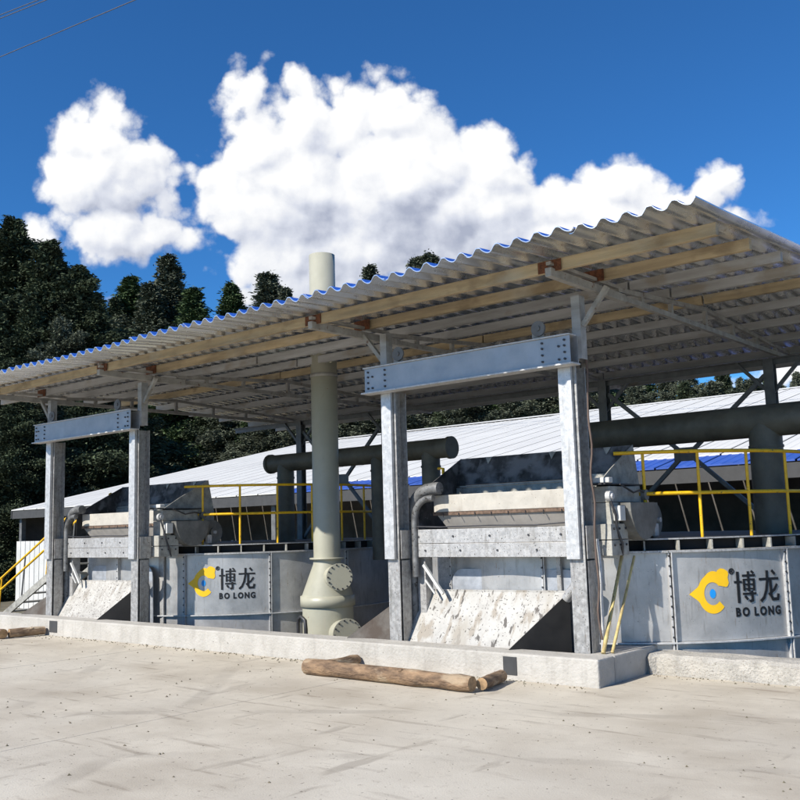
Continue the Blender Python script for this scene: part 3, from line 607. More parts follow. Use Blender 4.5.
def stroke(pts, w):
    """flat polyline stroke as quads"""
    v, f = [], []
    for i in range(len(pts)-1):
        (x0, y0), (x1, y1) = pts[i], pts[i+1]; L_ = math.hypot(x1-x0, y1-y0); ux, uy = (x1-x0)/L_, (y1-y0)/L_
        e = w*.35
        x0, y0, x1, y1 = x0-ux*e*(i > 0), y0-uy*e*(i > 0), x1+ux*e*(i < len(pts)-2), y1+uy*e*(i < len(pts)-2)
        px, py = -uy*w/2, ux*w/2; b = len(v)
        v += [(x0+px, y0+py), (x0-px, y0-py), (x1-px, y1-py), (x1+px, y1+py)]; f.append((b+1, b+2, b+3, b))
    return v, f

def make_tank(cx, seam0, label, logo_a):
    c = (cx, TY)
    t = thing('fermentation_tank', (cx, TY, GZ), label, 'tank', 'round fermentation tanks')
    seam0 = R_(seam0)
    for k in range(NP):
        a0 = seam0+k*PA+.012/TR; a1 = seam0+(k+1)*PA-.012/TR
        m = MB(); arcbox(m, a0, a1, TR-.012, TR, ZR+.012, ZT-.015, 10, c); m.build('wall_panel', 'galv_tank', t)
        m = MB(); arcbox(m, a0, a1, TR-.012, TR, GZ, ZR-.012, 10, c); m.build('wall_panel', 'galv_tank', t)
        # bolted vertical seam: two thin flanges with a row of bolts
        a = seam0+k*PA
        m = MB(); arcbox(m, a-.030/TR, a-.013/TR, TR-.01, TR+.035, GZ, ZT-.01, 1, c); arcbox(m, a+.002/TR, a+.012/TR, TR-.01, TR+.05, GZ, ZT-.01, 1, c)
        sm = m.build('seam_flange', 'flange_steel', t)
        if math.sin(a)*.6-math.cos(a)*-1 > -.2 and -1.2 < ((a+math.pi) % (2*math.pi))-math.pi < 1.9:
            m = MB()
            for i in range(9):
                z = ZR+.06+i*.108
                m.disc(tp(a-.021/TR, TR+.039, z, c), (math.sin(a), -math.cos(a), 0), .011, .012, 7)
            m.build('seam_bolts', 'bolt_steel', sm)
    m = MB(); arcbox(m, 0, 2*math.pi, TR-.02, TR+.055, ZR-.008, ZR+.008, 90, c); m.build('rib', 'flange_steel', t)
    m = MB(); arcbox(m, 0, 2*math.pi, TR-.05, TR+.05, ZT-.012, ZT+.012, 90, c); m.build('top_flange', 'galv_dirty', t)
    m = MB(); arcbox(m, 0, 2*math.pi, TR-.16, TR-.15, ZT+.012, ZT+.125, 90, c); m.build('rim_upstand', 'black_side', t)
    m = MB(); arcbox(m, 0, 2*math.pi, .15, TR-.06, ZT+.125, ZT+.14, 90, c); m.build('deck', 'barn_trim', t)
    m = MB(); arcbox(m, 0, 2*math.pi, TR-.068, TR-.055, ZT+.127, ZT+.142, 90, c); m.build('deck_edge', 'galv_dirty', t)
    nb = 48
    for k in range(nb):
        a = k*2*math.pi/nb+.03
        m = MB(); arcbox(m, a-.009/TR, a+.009/TR, TR-.148, TR-.02, ZT+.013, ZT+.117, 1, c); m.build('rim_bracket', 'grey_paint', t)
    # emblem and lettering painted on the wall
    r = TR+.0045; L0 = R_(logo_a)
    def art(name, mt_, v, f, x, z, rr=r): m = MB(); wrapped(m, v, f, L0+x/TR, z, rr, c); return m.build(name, mt_, t)
    cz = .79; cxl = .262; kx = .78
    v, f = [], []
    for i in range(49):
        a = R_(40+i*(318-40)/48); ro, ri = .213, .122
        d = math.degrees(a)
        if d < 118: ro += .030*math.sin((d-40)/78*math.pi)
        v += [(cxl+kx*ri*math.cos(a), ri*math.sin(a)), (cxl+kx*ro*math.cos(a), ro*math.sin(a))]
    for i in range(48): f.append((2*i, 2*i+2, 2*i+3, 2*i+1)[::-1])
    art('emblem_ring', 'logo_yellow', v, f, 0, cz)
    v = [(cxl-kx*.150, .135), (cxl-kx*.215, .07), (cxl-kx*.335, .0), (cxl-kx*.215, -.07), (cxl-kx*.150, -.135), (cxl-kx*.14, 0)]
    art('emblem_beak', 'logo_yellow', v, [(0, 1, 2, 3, 4, 5)], 0, cz, r+.0006)
    v = [(cxl+kx*.05, .20), (cxl+kx*.085, .248), (cxl+kx*.13, .268), (cxl+kx*.175, .262), (cxl+kx*.20, .252), (cxl+kx*.235, .235), (cxl+kx*.246, .205), (cxl+kx*.232, .165), (cxl+kx*.245, .11), (cxl+kx*.225, .075), (cxl+kx*.20, .066), (cxl+kx*.09, .085)]
    art('emblem_comb', 'logo_yellow', v, [tuple(range(12))[::-1]], 0, cz, r+.0012)
    v = [(cxl+.034*math.cos(a), .05*math.sin(a)) for a in [2*math.pi*i/20 for i in range(20)]]
    art('emblem_eye', 'logo_blue', v, [tuple(range(20))], 0, cz)
    v, f = text_mesh('®', .085, .003); art('registered_mark', 'logo_black', v, f, cxl+.20, cz+.20)
    H_, V_ = .085, .115
    BOU = [(H_, (0, .66), (.36, .66)), (V_, (.18, 1), (.18, -.02)), (H_, (.38, .86), (1, .86)), (V_*.9, (.67, 1), (.67, .34)), (H_, (.80, 1.01), (.93, .92)),
           (H_*.8, (.42, .73), (.94, .73)), (V_*.85, (.45, .76), (.45, .36)), (V_*.85, (.91, .76), (.91, .36)), (H_*.7, (.45, .575), (.91, .575)), (H_*.7, (.45, .43), (.91, .43)),
           (H_, (.36, .27), (1.0, .27)), (V_*.9, (.80, .36), (.80, .05), (.66, .02)), (H_*1.1, (.46, .20), (.58, .08))]
    LON = [(H_*1.1, (.0, .72), (1, .72)), (V_, (.42, 1), (.41, .66), (.33, .34), (.20, .12), (.03, .0)), (V_, (.57, .70), (.57, .16), (.64, .05), (.90, .05), (.95, .22)),
           (V_*.9, (.66, 1.0), (.82, .86)), (V_*.85, (.90, .54), (.74, .36), (.44, .20))]
    x = .515
    for strokes in (BOU, LON):
        m = MB()
        for q, stq in enumerate(strokes):
            v, f = stroke([(px*.265, py*.33) for px, py in stq[1:]], stq[0]*.30)
            for g_, ff in enumerate(f): wrapped(m, [v[i] for i in ff], [(0, 1, 2, 3)], L0+x/TR, cz-.105, r+.0004*(q+g_*.3), c)
        m.build('lettering', 'logo_black', t); x += .265+.045
    adv = []; x = 0
    for ch in 'BOLONG':
        v, f = text_mesh(ch, .13, .007); x0, x1, y0, y1 = norm(v); adv.append((v, f, x0, x, y1)); x += (x1-x0)+.022+(.05 if len(adv) == 2 else 0)
    k = .575/(x-.022)
    for v, f, x0, xx, y1 in adv: art('letter', 'logo_black', [((q[0]-x0+xx)*k, q[1]*.095/.10) for q in v], f, .515, cz-.25)
    return t
make_tank(TX, 37, 'round galvanised tank of the right machine, its painted panel close to the frame edge', 40.6)
make_tank(TX-PER, 28.5, 'round galvanised tank of the left machine, beside the cream scrubber', 29.3)

def make_rail(cx, label):
    c = (cx, TY); RR = 2.65; t = thing('guard_railing', (cx, TY, ZT+.14), label, 'railing', 'yellow guard railings')
    a0, a1 = .545, 2.25
    zt_, zm = 2.355, 1.89
    for nm, z, s in (('top_rail', zt_, .09), ('mid_rail', zm, 0)):
        m = MB(); k = 60; m.tube([tp(a0-s+(a1-a0)*i/k, RR, z, c) for i in range(k+1)], .021, 8); m.build(nm, 'yellow_paint', t)
    sp = .232; k = 0; a = .575
    while a < a1:
        m = MB(); m.tube([tp(a, RR, ZT-.0, c), tp(a, RR, zt_-.018, c)], .0185, 8); o = m.build('rail_post', 'yellow_paint', t)
        m = MB(); m.disc(tp(a, RR+.004, ZT+.07, c), (0, 0, 1), .032, .12, 10); m.build('post_socket', 'yellow_paint', o)
        a += sp; k += 1
    # short length on the far left of the hopper
    m = MB(); al = -.63
    m.tube([tp(al, RR-.1, ZT+.14, c), tp(al, RR-.1, 2.36, c), tp(al-.10, RR-.1, 2.375, c)], .02, 8); m.build('end_post', 'yellow_paint', t)
    return t
make_rail(TX, 'yellow tube railing on the right tank with its end rail by the hopper')
make_rail(TX-PER, 'yellow railing on the left tank, turning brown in the shade behind the stack')

# second unit: copies of the frame, skip, hopper and gooseneck
for src, lab in ((hoist, 'galvanised hoist portal of the left machine, at the left end of the shelter'),
                 (skip, 'spattered dull grey loading skip of the left machine'),
                 (hop, 'feed hopper of the left machine, half hidden by the hoist post'),
                 (goose, 'dark curved pipe pair of the left machine, beside the leftmost post')):
    c = copy_tree(src); c.location.x -= PER; c['label'] = lab
    if src is skip:
        for ch in c.children:
            if ch.name.startswith(('back_sheet', 'top_rim')):
                ch.data = ch.data.copy(); ch.data.materials[0] = MAT['skip_sheet_dirty']

# ================================================================== SCRUBBER AND STACK
CXs, CYs = -10.58, 10.8
scr = thing('exhaust_scrubber', (CXs, CYs, GZ), 'cream plastic scrubber with a tall round stack between the two machines', 'scrubber')
def lat(nm, prof, mt_='scrubber_plastic', n=40): m = MB(); m.lathe((CXs, CYs, 0), prof, n); return m.build(nm, mt_, scr)
lat('stack', [(.212, 1.15), (.212, 6.05), (.20, 6.05), (.20, 1.15)])
lat('stack_flange', [(.20, 1.13), (.275, 1.13), (.275, 1.155), (.20, 1.155)])
lat('stack_band', [(.213, 4.02), (.222, 4.02), (.222, 4.08), (.213, 4.08)], 'truss_steel')
lat('cone', [(.22, 1.128), (.22, 1.06), (.405, .57), (.405, .53)])
lat('cone_band', [(.40, .575), (.43, .57), (.43, .41), (.40, .405)])
lat('vessel', [(.398, .408), (.398, GZ)])
def port(cx_, cy_, cz_, d, r, ln, rim):
    d = Vector(d).normalized(); c0 = Vector((cx_, cy_, cz_))
    m = MB(); m.tube([c0-d*ln, c0], r*.86, 28); o = m.build('manhole_neck', 'scrubber_plastic', scr)
    m = MB(); m.disc(c0+d*.018, d, r, .035, 36); cov = m.build('manhole_cover', 'scrubber_plastic', scr, .006)
    s1 = d.cross(Vector((0, 0, 1))).normalized(); s2 = s1.cross(d)
    for k in range(14):
        a = 2*math.pi*k/14; p = c0+d*.04+(s1*math.cos(a)+s2*math.sin(a))*r*.89
        m = MB(); m.disc(p, d, .013, .016, 7); m.build('cover_bolt', 'bolt_steel', cov)
port(CXs+.46, CYs-.22, .87, (.86, -.50, .06), .205, .34, 1)
port(CXs+.58, CYs-.20, .02, (.90, -.42, .02), .235, .35, 1)
m_ = MB(); m_.tube([(CXs-.30, CYs-.36, GZ), (CXs-.30, CYs-.36, .16), (CXs-.27, CYs-.37, .23), (CXs-.19, CYs-.40, .27), (CXs-.10, CYs-.41, .22), (CXs-.085, CYs-.41, .1), (CXs-.085, CYs-.41, GZ)], .027, 10); m_.build('drain_pipe', 'bolt_steel', scr)

# ================================================================== DUCTS
def duct(label, xa, xb, y, z, r, legs, cap_a, cap_b):
    t = thing('exhaust_duct', ((xa+xb)/2, y, z), label, 'duct', 'dark exhaust ducts')
    m = MB(); m.tube([(xa, y, z), (xb, y, z)], r, 24); m.build('main_pipe', 'duct_plastic', t)
    for x, zb, lr in legs:
        m = MB(); m.tube([(x, y, zb), (x, y, z-.02)], lr, 20); m.build('branch_pipe', 'duct_plastic', t)
        m = MB(); m.disc((x, y, z-r-.12), (0, 0, 1), lr+.012, .03, 20); m.build('branch_collar', 'duct_plastic', t)
    for x, on in ((xa, cap_a), (xb, cap_b)):
        if on: m = MB(); m.disc((x, y, z), (1, 0, 0), r+.02, .06, 24); m.build('end_cap', 'duct_plastic', t)
duct('dark brown duct over the right tank with one thick downpipe', -6.75, 1.5, 12.05, 2.80, .205, [(-4.07, ZT+.14, .20), (-.6, ZT, .2)], True, True)
duct('dark brown capped duct between the two machines, passing behind the stack', -13.5, -9.2, 12.3, 2.86, .165, [(-13.1, ZT+.1, .16), (-10.75, ZT-.2, .15), (-9.62, ZT-.2, .155)], True, True)

# ================================================================== STAIR at far left
st = thing('access_stair', (-18, 10.4, GZ), 'steel access stair with yellow handrails at the left photo edge', 'stair')
sx0_, sx1_ = -22.0, -16.75; sza, szb = GZ, 1.36
def sz_(x): return sza+(szb-sza)*(x-sx0_)/(sx1_-sx0_)
for y in (10.2, 11.0):
    m_ = MB(); m_.bar((sx0_, y, sz_(sx0_)+.02), (sx1_, y, sz_(sx1_)-.05), .04, .14); m_.build('stringer', 'grey_paint', st)
    if y > 10.5: continue
    for dz_, nm in ((.86, 'handrail'), (.62, 'mid_rail')):
        m_ = MB(); m_.tube([(sx0_, y, sz_(sx0_)+dz_), (sx1_, y, sz_(sx1_)+dz_-.06)], .023, 8); m_.build(nm, 'yellow_paint', st)
    for x in np.arange(sx0_+.3, sx1_, .95):
        m_ = MB(); m_.tube([(x, y, sz_(x)+.02), (x+.12, y, sz_(x)+.86)], .017, 8); m_.build('baluster', 'yellow_paint' if int(x) % 2 else 'back_steel', st)
for k in range(13):
    x = sx0_+.2+k*.4; m_ = MB(); m_.box(x-.13, x+.13, 10.225, 10.975, sz_(x)-.015, sz_(x)+.015); m_.build('tread', 'grey_paint', st)

# ================================================================== SMALL THINGS
def log(name, a, b, r, label, mt_, grp, taper=.9):
    a, b = Vector(a), Vector(b); n_ = 17 if (b-a).length > 1 else 7; pts = []; rad = []
    for i in range(n_):
        t = i/(n_-1); p = a.lerp(b, t); pts.append(p+Vector((random.uniform(-1, 1), random.uniform(-1, 1), random.uniform(-.3, .3)))*r*.09)
        rad.append(r*(1+(taper-1)*t)*random.uniform(.90, 1.08))
    t = thing(name, (a.x, a.y, 0), label, 'log', grp)
    m = MB(); m.tube(pts, r, 14, 0, False, True, rad); m.build('bark_surface', mt_, t)
    dd = (b-a).normalized()
    for q in (0, -1): m = MB(); m.disc(pts[q]+dd*(.004 if q == 0 else -.004), dd, rad[q]*.985, .012, 14); m.build('cut_end', 'log_end', t)
    if r > .07:
        for q, ang in ((.33, .6), (.62, 2.2)):
            p = a.lerp(b, q); s1 = dd.cross(Vector((0, 0, 1))).normalized(); nd = s1*math.cos(ang)*-1+Vector((0, 0, 1))*math.sin(ang)
            m = MB(); m.tube([p+nd*r*.6, p+nd*r*1.12], .03, 8, 0, True, True, [.038, .02]); m.build('branch_stub', mt_, t)
    return t
log('log', (-7.80, 7.62, .086), (-5.50, 7.57, .086), .086, 'longest debarked log lying parallel to the kerb', 'log_wood', 'logs on the yard')
log('log', (-7.66, 7.72, .072), (-7.74, 8.36, .072), .068, 'short log jutting towards the kerb at the long log\'s left end', 'log_wood_cross', 'logs on the yard')
log('log', (-5.46, 7.67, .076), (-5.60, 8.22, .068), .064, 'short log jutting towards the kerb at the long log\'s right end', 'log_wood_cross', 'logs on the yard')
log('log', (-17.2, 7.62, .085), (-14.80, 7.72, .085), .085, 'log lying along the kerb, cut off by the left photo edge', 'log_wood', 'logs on the yard')
log('log', (-14.82, 7.83, .08), (-14.70, 8.36, .08), .075, 'short log end against the kerb at far left by the dark drain cover', 'log_wood_cross', 'logs on the yard')

g_ = np.random.default_rng(5); m_ = MB()
for q in range(900):
    if q < 520: x, y = g_.uniform(-18, -4.7), KY-.01-abs(g_.normal(0, .10))
    elif q < 640: x, y = g_.uniform(-4.5, 0), KY2-.02-abs(g_.normal(0, .08))
    else: x, y = g_.uniform(-15, 0), g_.uniform(3.5, 8.2)
    r = g_.uniform(.004, .014)*(1.4 if q % 17 == 0 else 1); a = g_.uniform(0, 6.28)
    p4 = [(x+r*math.cos(a+k*1.57)*g_.uniform(.7, 1.3), y+r*math.sin(a+k*1.57)*g_.uniform(.7, 1.3), .001) for k in range(4)]
    m_.add(p4+[(x, y, .001+r*g_.uniform(.7, 1.1))], [(0, 1, 4), (1, 2, 4), (2, 3, 4), (3, 0, 4)])
o = m_.build('grit', 'earth'); o['kind'] = 'stuff'; o['label'] = 'loose grit and soil crumbs along the kerb and on the yard'; o['category'] = 'grit'

def bamboo(a, b, r, label):
    a, b = Vector(a), Vector(b); t = thing('bamboo_pole', tuple(a), label, 'bamboo pole', 'bamboo poles leaning on the tank')
    k = 7; pts, rad = [], []
    for i in range(k):
        for s in (0, .06, .1, .94):
            q = min(1, (i+s)/k); pts.append(a.lerp(b, q)); rad.append(r*(1-.25*q)*(1.16 if s == .06 else 1.0))
    m = MB(); m.tube(pts, r, 10, 0, True, True, rad); m.build('culm', 'bamboo', t)
bamboo((-4.75, 8.80, .275), (-4.85, 9.52, 1.225), .022, 'thicker left one of two yellow bamboo poles leaning on the tank')
bamboo((-4.69, 8.88, .275), (-4.73, 9.58, 1.225), .017, 'thinner right one of two yellow bamboo poles leaning on the tank')
m_ = MB(); pts = [(-4.80+.012*math.sin(i*.9), 8.86+.01*math.cos(i*1.3), 3.3-i*.1) for i in range(30)]
m_.tube(pts, .011, 6); tag(m_.build('hanging_rope', 'rope'), 'brown rope hanging down the right post of the right portal', 'rope')
m_ = MB(); m_.tube([(-4.815, 8.92, 1.42), (-4.805, 8.93, 1.25), (-4.79, 8.92, 1.12), (-4.80, 8.92, .98), (-4.81, 8.94, .62), (-4.82, 8.92, .28)], .017, 8)
tag(m_.build('cable_conduit', 'flange_steel'), 'pale loose conduit hanging beside the right post of the right portal', 'conduit')
wx = ((-75, 39.7, 50.8), (-25, 35.4, 46.8))
def wire(p0, p1, sag, label):
    p0, p1 = Vector(p0), Vector(p1); m = MB()
    m.tube([p0.lerp(p1, i/24)-Vector((0, 0, sag*4*(i/24)*(1-i/24))) for i in range(25)], .016, 6)
    tag(m.build('overhead_wire', 'wire'), label, 'wire', 'overhead wires')
def W(x, y, Y):   # where a sight line through the photo meets the plane of the line poles
    u_, v_ = (x-400)/FPX, (405-y)/FPX; d = fwd+u_*rt2+v_*up2; return Vector((0, 0, 1.6))+d*(Y/d.y)
for (a, b, lab) in (((0, 15), (38, 0), 'upper of the close pair of thin wires in the top left sky corner'), ((0, 18.5), (40, 2.5), 'lower of the close pair of thin wires in the top left sky corner'), ((0, 57), (135, 0), 'lowest thin wire crossing the top left of the sky')):
    A_, B_ = W(*a, 16), W(*b, 16); d = (B_-A_); wire(A_-d*1.6, B_+d*6 if a[1] < 30 else B_+d*1.8, .0, lab)

# ================================================================== BARN
barn = thing('barn', (-12, 30, GZ), 'long barn with a wide white metal roof behind the machines', 'barn')
bX0, bX1, bY0, bYR, bY1 = -37.0, 14.0, 19.5, 36.0, 48.0; bz0, bzr = 2.72, 6.27
def bz(y): return bz0+(bzr-bz0)*(y-bY0)/(bYR-bY0) if y < bYR else bzr-(bzr-bz0)*(y-bYR)/(bYR-bY0)
npan = 51; pw = (bX1-bX0)/npan; ribs = 4
def ribprof(x0, x1):
    pr = []
    for i in range(ribs):
        a = x0+(x1-x0)*i/ribs; w = (x1-x0)/ribs
        pr += [(a, 0), (a+w*.62, 0), (a+w*.70, .011), (a+w*.92, .011)]
    return pr+[(x1, 0)]
def roofpan(nm, x0, x1, y0, y1, mt_, lift=0):
    pr = ribprof(x0, x1); m = MB(); k = len(pr)
    vv = [(x, y, bz(y)+z+lift) for y in (y0, y1) for x, z in pr]+[(x, y, bz(y)-.03+lift) for y in (y0, y1) for x in (x0, x1)]
    ff = [(i, i+1, k+i+1, k+i) for i in range(k-1)]+[(2*k, 2*k+2, 2*k+3, 2*k+1)]
    ff += [tuple([2*k]+[2*k+1]+list(range(k-1, -1, -1)))]
    m.add(vv, ff); return m.build(nm, mt_, barn)
for k in range(npan):
    x0 = bX0+k*pw; x1 = x0+pw-.045
    if x0 > -22: roofpan('roof_panel', x0, x1, bY0+1.25, bYR, 'barn_roof_white', .03); roofpan('eave_panel', x0, x1, bY0, bY0+1.45, 'barn_roof_blue')
    else: roofpan('roof_panel', x0, x1, bY0, bYR, 'barn_roof_white')
m_ = MB(); m_.prism([(bX0, bYR, bzr-.02), (bX1, bYR, bzr-.02), (bX1, bY1, bz(bY1)), (bX0, bY1, bz(bY1))], (0, 0, -.04)); m_.build('rear_roof', 'barn_roof_white', barn)
m_ = MB(); m_.prism([(bX0-.1, bYR-.35, bzr-.02), (bX0-.1, bYR, bzr+.07), (bX0-.1, bYR+.35, bzr-.02)], (bX1-bX0+.2, 0, 0)); m_.build('ridge_cap', 'barn_roof_white', barn)
m_ = MB(); m_.box(bX0, bX1, bY0+.03, bY0+.1, bz0-.36, bz0-.05); m_.build('fascia', 'barn_trim', barn)
m_ = MB(); m_.prism([(bX0-.03, bY0, bz0-.04), (bX0-.03, bYR, bzr-.04), (bX0-.03, bYR, bzr-.3), (bX0-.03, bY0, bz0-.34)], (.05, 0, 0)); m_.build('verge_board', 'barn_trim', barn)
for k in range(11):
    x = bX0+.3+k*5.03; m_ = MB(); m_.box(x-.09, x+.09, bY0+.25, bY0+.43, GZ, bz0-.1); m_.build('column', 'back_steel', barn)
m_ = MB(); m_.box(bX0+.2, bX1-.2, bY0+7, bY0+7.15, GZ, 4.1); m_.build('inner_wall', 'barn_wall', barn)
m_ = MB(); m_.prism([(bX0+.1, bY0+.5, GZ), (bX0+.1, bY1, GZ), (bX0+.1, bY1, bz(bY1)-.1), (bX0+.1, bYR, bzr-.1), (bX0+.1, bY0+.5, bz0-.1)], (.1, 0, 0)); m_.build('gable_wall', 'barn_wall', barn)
for k in range(7):     # white corrugated wall bay at the left corner
    x = bX0+.25+k*.36; m_ = MB(); m_.box(x, x+.30, bY0+.13, bY0+.19, GZ, 1.45); m_.box(x+.301, x+.355, bY0+.15, bY0+.18, GZ, 1.45); m_.build('wall_sheet', 'panel_white', barn)
m_ = MB(); m_.box(-30, 8, bY0+6.0, bY0+6.6, GZ, .1); m_.build('feed_trough', 'galv_clean', barn)

for k in range(16):
    x = -33+k*2.6; hgt = random.choice((.5, .9, 1.3, 1.7)); m_ = MB()
    m_.box(x, x+random.uniform(.9, 1.8), bY0+3.2+random.uniform(0, 2), bY0+5.6, GZ, GZ+hgt+.7); m_.build('pen_partition', random.choice(('galv_clean', 'barn_wall', 'back_steel')), barn, .02)
for k in range(9):
    x = -31+k*4.9; m_ = MB(); m_.tube([(x, bY0+2.4, 1.2), (x+4.6, bY0+2.4, 1.2)], .03, 6); m_.tube([(x, bY0+2.4, .6), (x+4.6, bY0+2.4, .6)], .03, 6); m_.box(x, x+.08, bY0+2.36, bY0+2.44, GZ, 1.3); m_.build('pen_rail', 'galv_clean', barn)
# ================================================================== TREES
def make_foliage(H, Rm, nbr, dens, seed, leaf=.30, top_pow=.8, low=.06):
    g = np.random.default_rng(seed); V = []; 
    cs = []
    for i in range(nbr):
        t = (i+.5)/nbr; z = H*(low+(1-low)*t**.92)
        L_ = Rm*((1-t)**top_pow*.97+.015)*g.choice([g.uniform(.40, .75), g.uniform(.75, 1.18), g.uniform(.9, 1.5)], p=[.35, .5, .15] if t < .75 else [.5, .5, 0]); az = i*2.399963+g.normal(0, .25)
        k = max(8, int(dens*(L_/Rm+.15)))
        s = g.uniform(.08, 1, k)**.62
        droop = -.10-.22*(1-t)+.35*t
        x = s*L_; zz = z+droop*x*s+g.normal(0, .10+.12*(1-t), k)
        spread = (.12+.12*(1-s)*L_+.11*L_*np.sin(np.pi*s))
        side = g.normal(0, 1, k)*spread*.75
        cs.append(np.stack([x*np.cos(az)-side*np.sin(az), x*np.sin(az)+side*np.cos(az), zz-np.abs(side)*.15], 1))
    k = 60; zz = H*g.uniform(.93, 1.0, k); cs.append(np.stack([g.normal(0, .10, k)*(1.02-zz/H)*10, g.normal(0, .10, k)*(1.02-zz/H)*10, zz], 1))
    c = np.concatenate(cs); n = len(c)
    # each cluster: a few narrow sprays
    per = 13; c = np.repeat(c, per, 0); c = c+g.normal(0, .19, (n*per, 3))*np.array([1, 1, .7])*(.42+.58*np.clip((1-c[:, 2:3]/H)*4, 0, 1)); n *= per
    out = c.copy(); out[:, 2] = .25*np.linalg.norm(c[:, :2], axis=1); out /= (np.linalg.norm(out, axis=1, keepdims=True)+1e-6)
    d = out+g.normal(0, .55, (n, 3)); d[:, 2] -= .15; d /= np.linalg.norm(d, axis=1, keepdims=True)
    w = np.cross(d, g.normal(0, 1, (n, 3))); w /= np.linalg.norm(w, axis=1, keepdims=True)
    ln = leaf*g.uniform(.6, 1.3, (n, 1)); wd = ln*g.uniform(.17, .32, (n, 1))
    nn3 = np.cross(d, w)*ln*.12
    p = np.stack([c-d*ln*.5, c-w*wd+nn3, c+d*ln*.6, c+w*wd+nn3], 1).reshape(-1, 3)
    f = np.arange(n*4).reshape(-1, 4)
    return p, f
def foliage_mesh(name, p, f, mt_):
    me = bpy.data.meshes.new(name); nv, nf = len(p), len(f)
    me.vertices.add(nv); me.vertices.foreach_set('co', p.astype(np.float32).ravel())
    me.loops.add(nf*4); me.loops.foreach_set('vertex_index', f.astype(np.int32).ravel())
    me.polygons.add(nf); me.polygons.foreach_set('loop_start', np.arange(0, nf*4, 4, dtype=np.int32))
    try: me.polygons.foreach_set('loop_total', np.full(nf, 4, dtype=np.int32))
    except Exception: pass
    me.materials.append(MAT[mt_]); me.update(); me.validate(); return me
def trunk_mesh(H, Rm, seed):
    g = random.Random(seed); m = MB()
    m.tube([(g.uniform(-.12, .12)*(i > 0), g.uniform(-.12, .12)*(i > 0), -1.2+(H*.97+1.2)*i/8) for i in range(9)], .2, 9, 0, True, True, [.30*(1-.93*i/8)*H/18 for i in range(9)])
    for i in range(26):
        t = (i+1)/27; z = H*(.08+.85*t); a = i*2.4; L_ = Rm*(1-t)*.75+.2
        m.tube([(0, 0, z), (L_*.5*math.cos(a), L_*.5*math.sin(a), z-.03*L_), (L_*math.cos(a), L_*math.sin(a), z-.12*L_)], .05, 5, 0, False, True, [.07*(1-t)+.02, .04*(1-t)+.015, .012])
    me = bpy.data.meshes.new('trunk'); me.from_pydata(m.v, [], m.f); me.materials.append(MAT['bark']); me.polygons.foreach_set('use_smooth', m.sm); return me
VAR = []
for i, (H, Rm, nb, dn, pw_, mt_, lf, low) in enumerate(((18, 4.6, 115, 230, .95, 'needles_dark', .16, .03), (18, 4.6, 84, 210, 1.12, 'needles_mid', .15, .05), (18, 4.8, 80, 210, 1.08, 'needles_grey', .15, .04), (18, 5.2, 110, 240, .80, 'needles_dark', .16, .03), (18, 4.4, 95, 190, .55, 'needles_grey', .16, .03))):
    p, f = make_foliage(H, Rm, nb, dn, 40+i, lf, pw_, low)
    VAR.append((foliage_mesh('crown', p, f, mt_), trunk_mesh(H, Rm, i), H))
def tree(px, ytop, Y, var, label, grp, wid=1., base=None):
    top = W(px, ytop, Y); bz_ = gh(top.x, top.y) if base is None else base
    s = (top.z-bz_)/VAR[var][2]
    t = thing('conifer_tree', (top.x, top.y, bz_), label, 'tree', grp); t.rotation_euler.z = random.uniform(0, 6.28); t.scale = (s*wid, s*wid, s)
    for nm, me in (('crown', VAR[var][0]), ('trunk', VAR[var][1])):
        o = bpy.data.objects.new(nm, me); COL.objects.link(o); o.parent = t
G1 = 'dark conifers left of the barn'; G2 = 'forest trees behind the barn'
lab1 = ['tallest dark conifer at the left photo edge', 'dark broad conifer just right of the tallest one at left', 'dark conifer on the falling right shoulder of the left clump', 'lower dark conifer at the right foot of the left clump']
for (px, yt, Y, v, wd, lab) in ((14, 221, 27, 3, 1.5, lab1[0]), (50, 244, 27.5, 3, 1.4, lab1[1]), (79, 268, 28.5, 3, 1.45, lab1[2]), (97, 300, 29, 0, 1.5, lab1[3])):
    tree(px, yt, Y, v, lab, G1, wd)
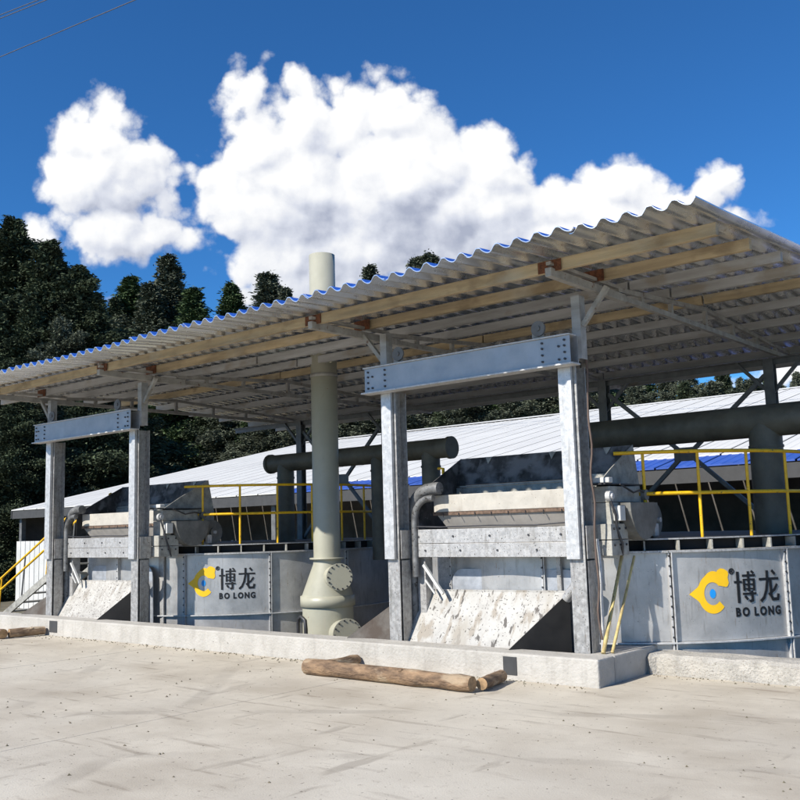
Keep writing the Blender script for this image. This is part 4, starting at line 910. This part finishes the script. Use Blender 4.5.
for (px, yt, Y, v, wd) in ((-30, 240, 26, 3, 1.0), (30, 300, 25.5, 0, 1.3), (-8, 300, 24, 3, 1.1), (62, 320, 26.5, 4, 1.2), (88, 352, 27, 0, 1.4), (20, 380, 23.5, 0, 1.5), (110, 370, 30, 3, 1.2)):
    tree(px, yt, Y, v, 'dark conifer filling the clump at left behind the shelter', G1, wd)
for (px, yt, Y, v, wd, lab) in ((131, 278, 52, 1, 1.9, 'green conifer left of the grey-topped one, above the roof edge'), (168, 257, 53, 2, 1.8, 'grey-green pointed conifer, tallest of the group right of the dark clump'),
                           (193, 290, 51, 1, 1.9, 'lower conifer just right of the grey-green pointed one'), (150, 285, 50, 2, 1.8, 'green conifer squeezed in front of the grey-green pointed one'), (116, 300, 50, 0, 1.4, 'low dark conifer at the right foot of the dark clump, against the sky gap'),
                           (231, 285, 55, 1, 1.7, 'small dark conifer top above the roof edge, left of the stack'), (268, 275, 55, 2, 1.9, 'broad conifer top above the roof edge, close left of the stack'), (285, 289, 54, 2, 1.3, 'lowest conifer top touching the stack on its left, above the roof edge'),
                           (370, 267, 58, 2, 1.4, 'tiny conifer tip above the roof edge, close right of the stack'), (430, 255, 60, 2, 1.6, 'conifer tip above the roof edge against the cloud right of the stack'), (416, 259, 60, 2, 1.4, 'smaller of two neighbouring conifer tips above the roof edge right of the stack')):
    tree(px, yt, Y, v, lab, G2, wd)
k = 0
for px in range(120, 830, 26):
    eave = 376-.25*px
    yt = max(eave+38, 300)+random.uniform(0, 34) if px < 640 else random.uniform(352, 372)
    if px > 735: yt = random.uniform(372, 384)
    tree(px+random.uniform(-5, 5), yt, random.uniform(51, 56), (1, 2, 4, 0, 2)[k % 5], 'forest conifer in the row seen between the shelter roof and the barn ridge', G2, random.uniform(1.0, 1.35)); k += 1
for px in range(110, 830, 24):
    tree(px+random.uniform(-6, 6), random.uniform(378, 396) if px > 300 else random.uniform(345, 400), random.uniform(49.5, 50.5), (4, 2, 0, 4, 1)[k % 5], 'lower forest conifer at the foot of the wood behind the barn', G2, random.uniform(1.5, 1.9)); k += 1
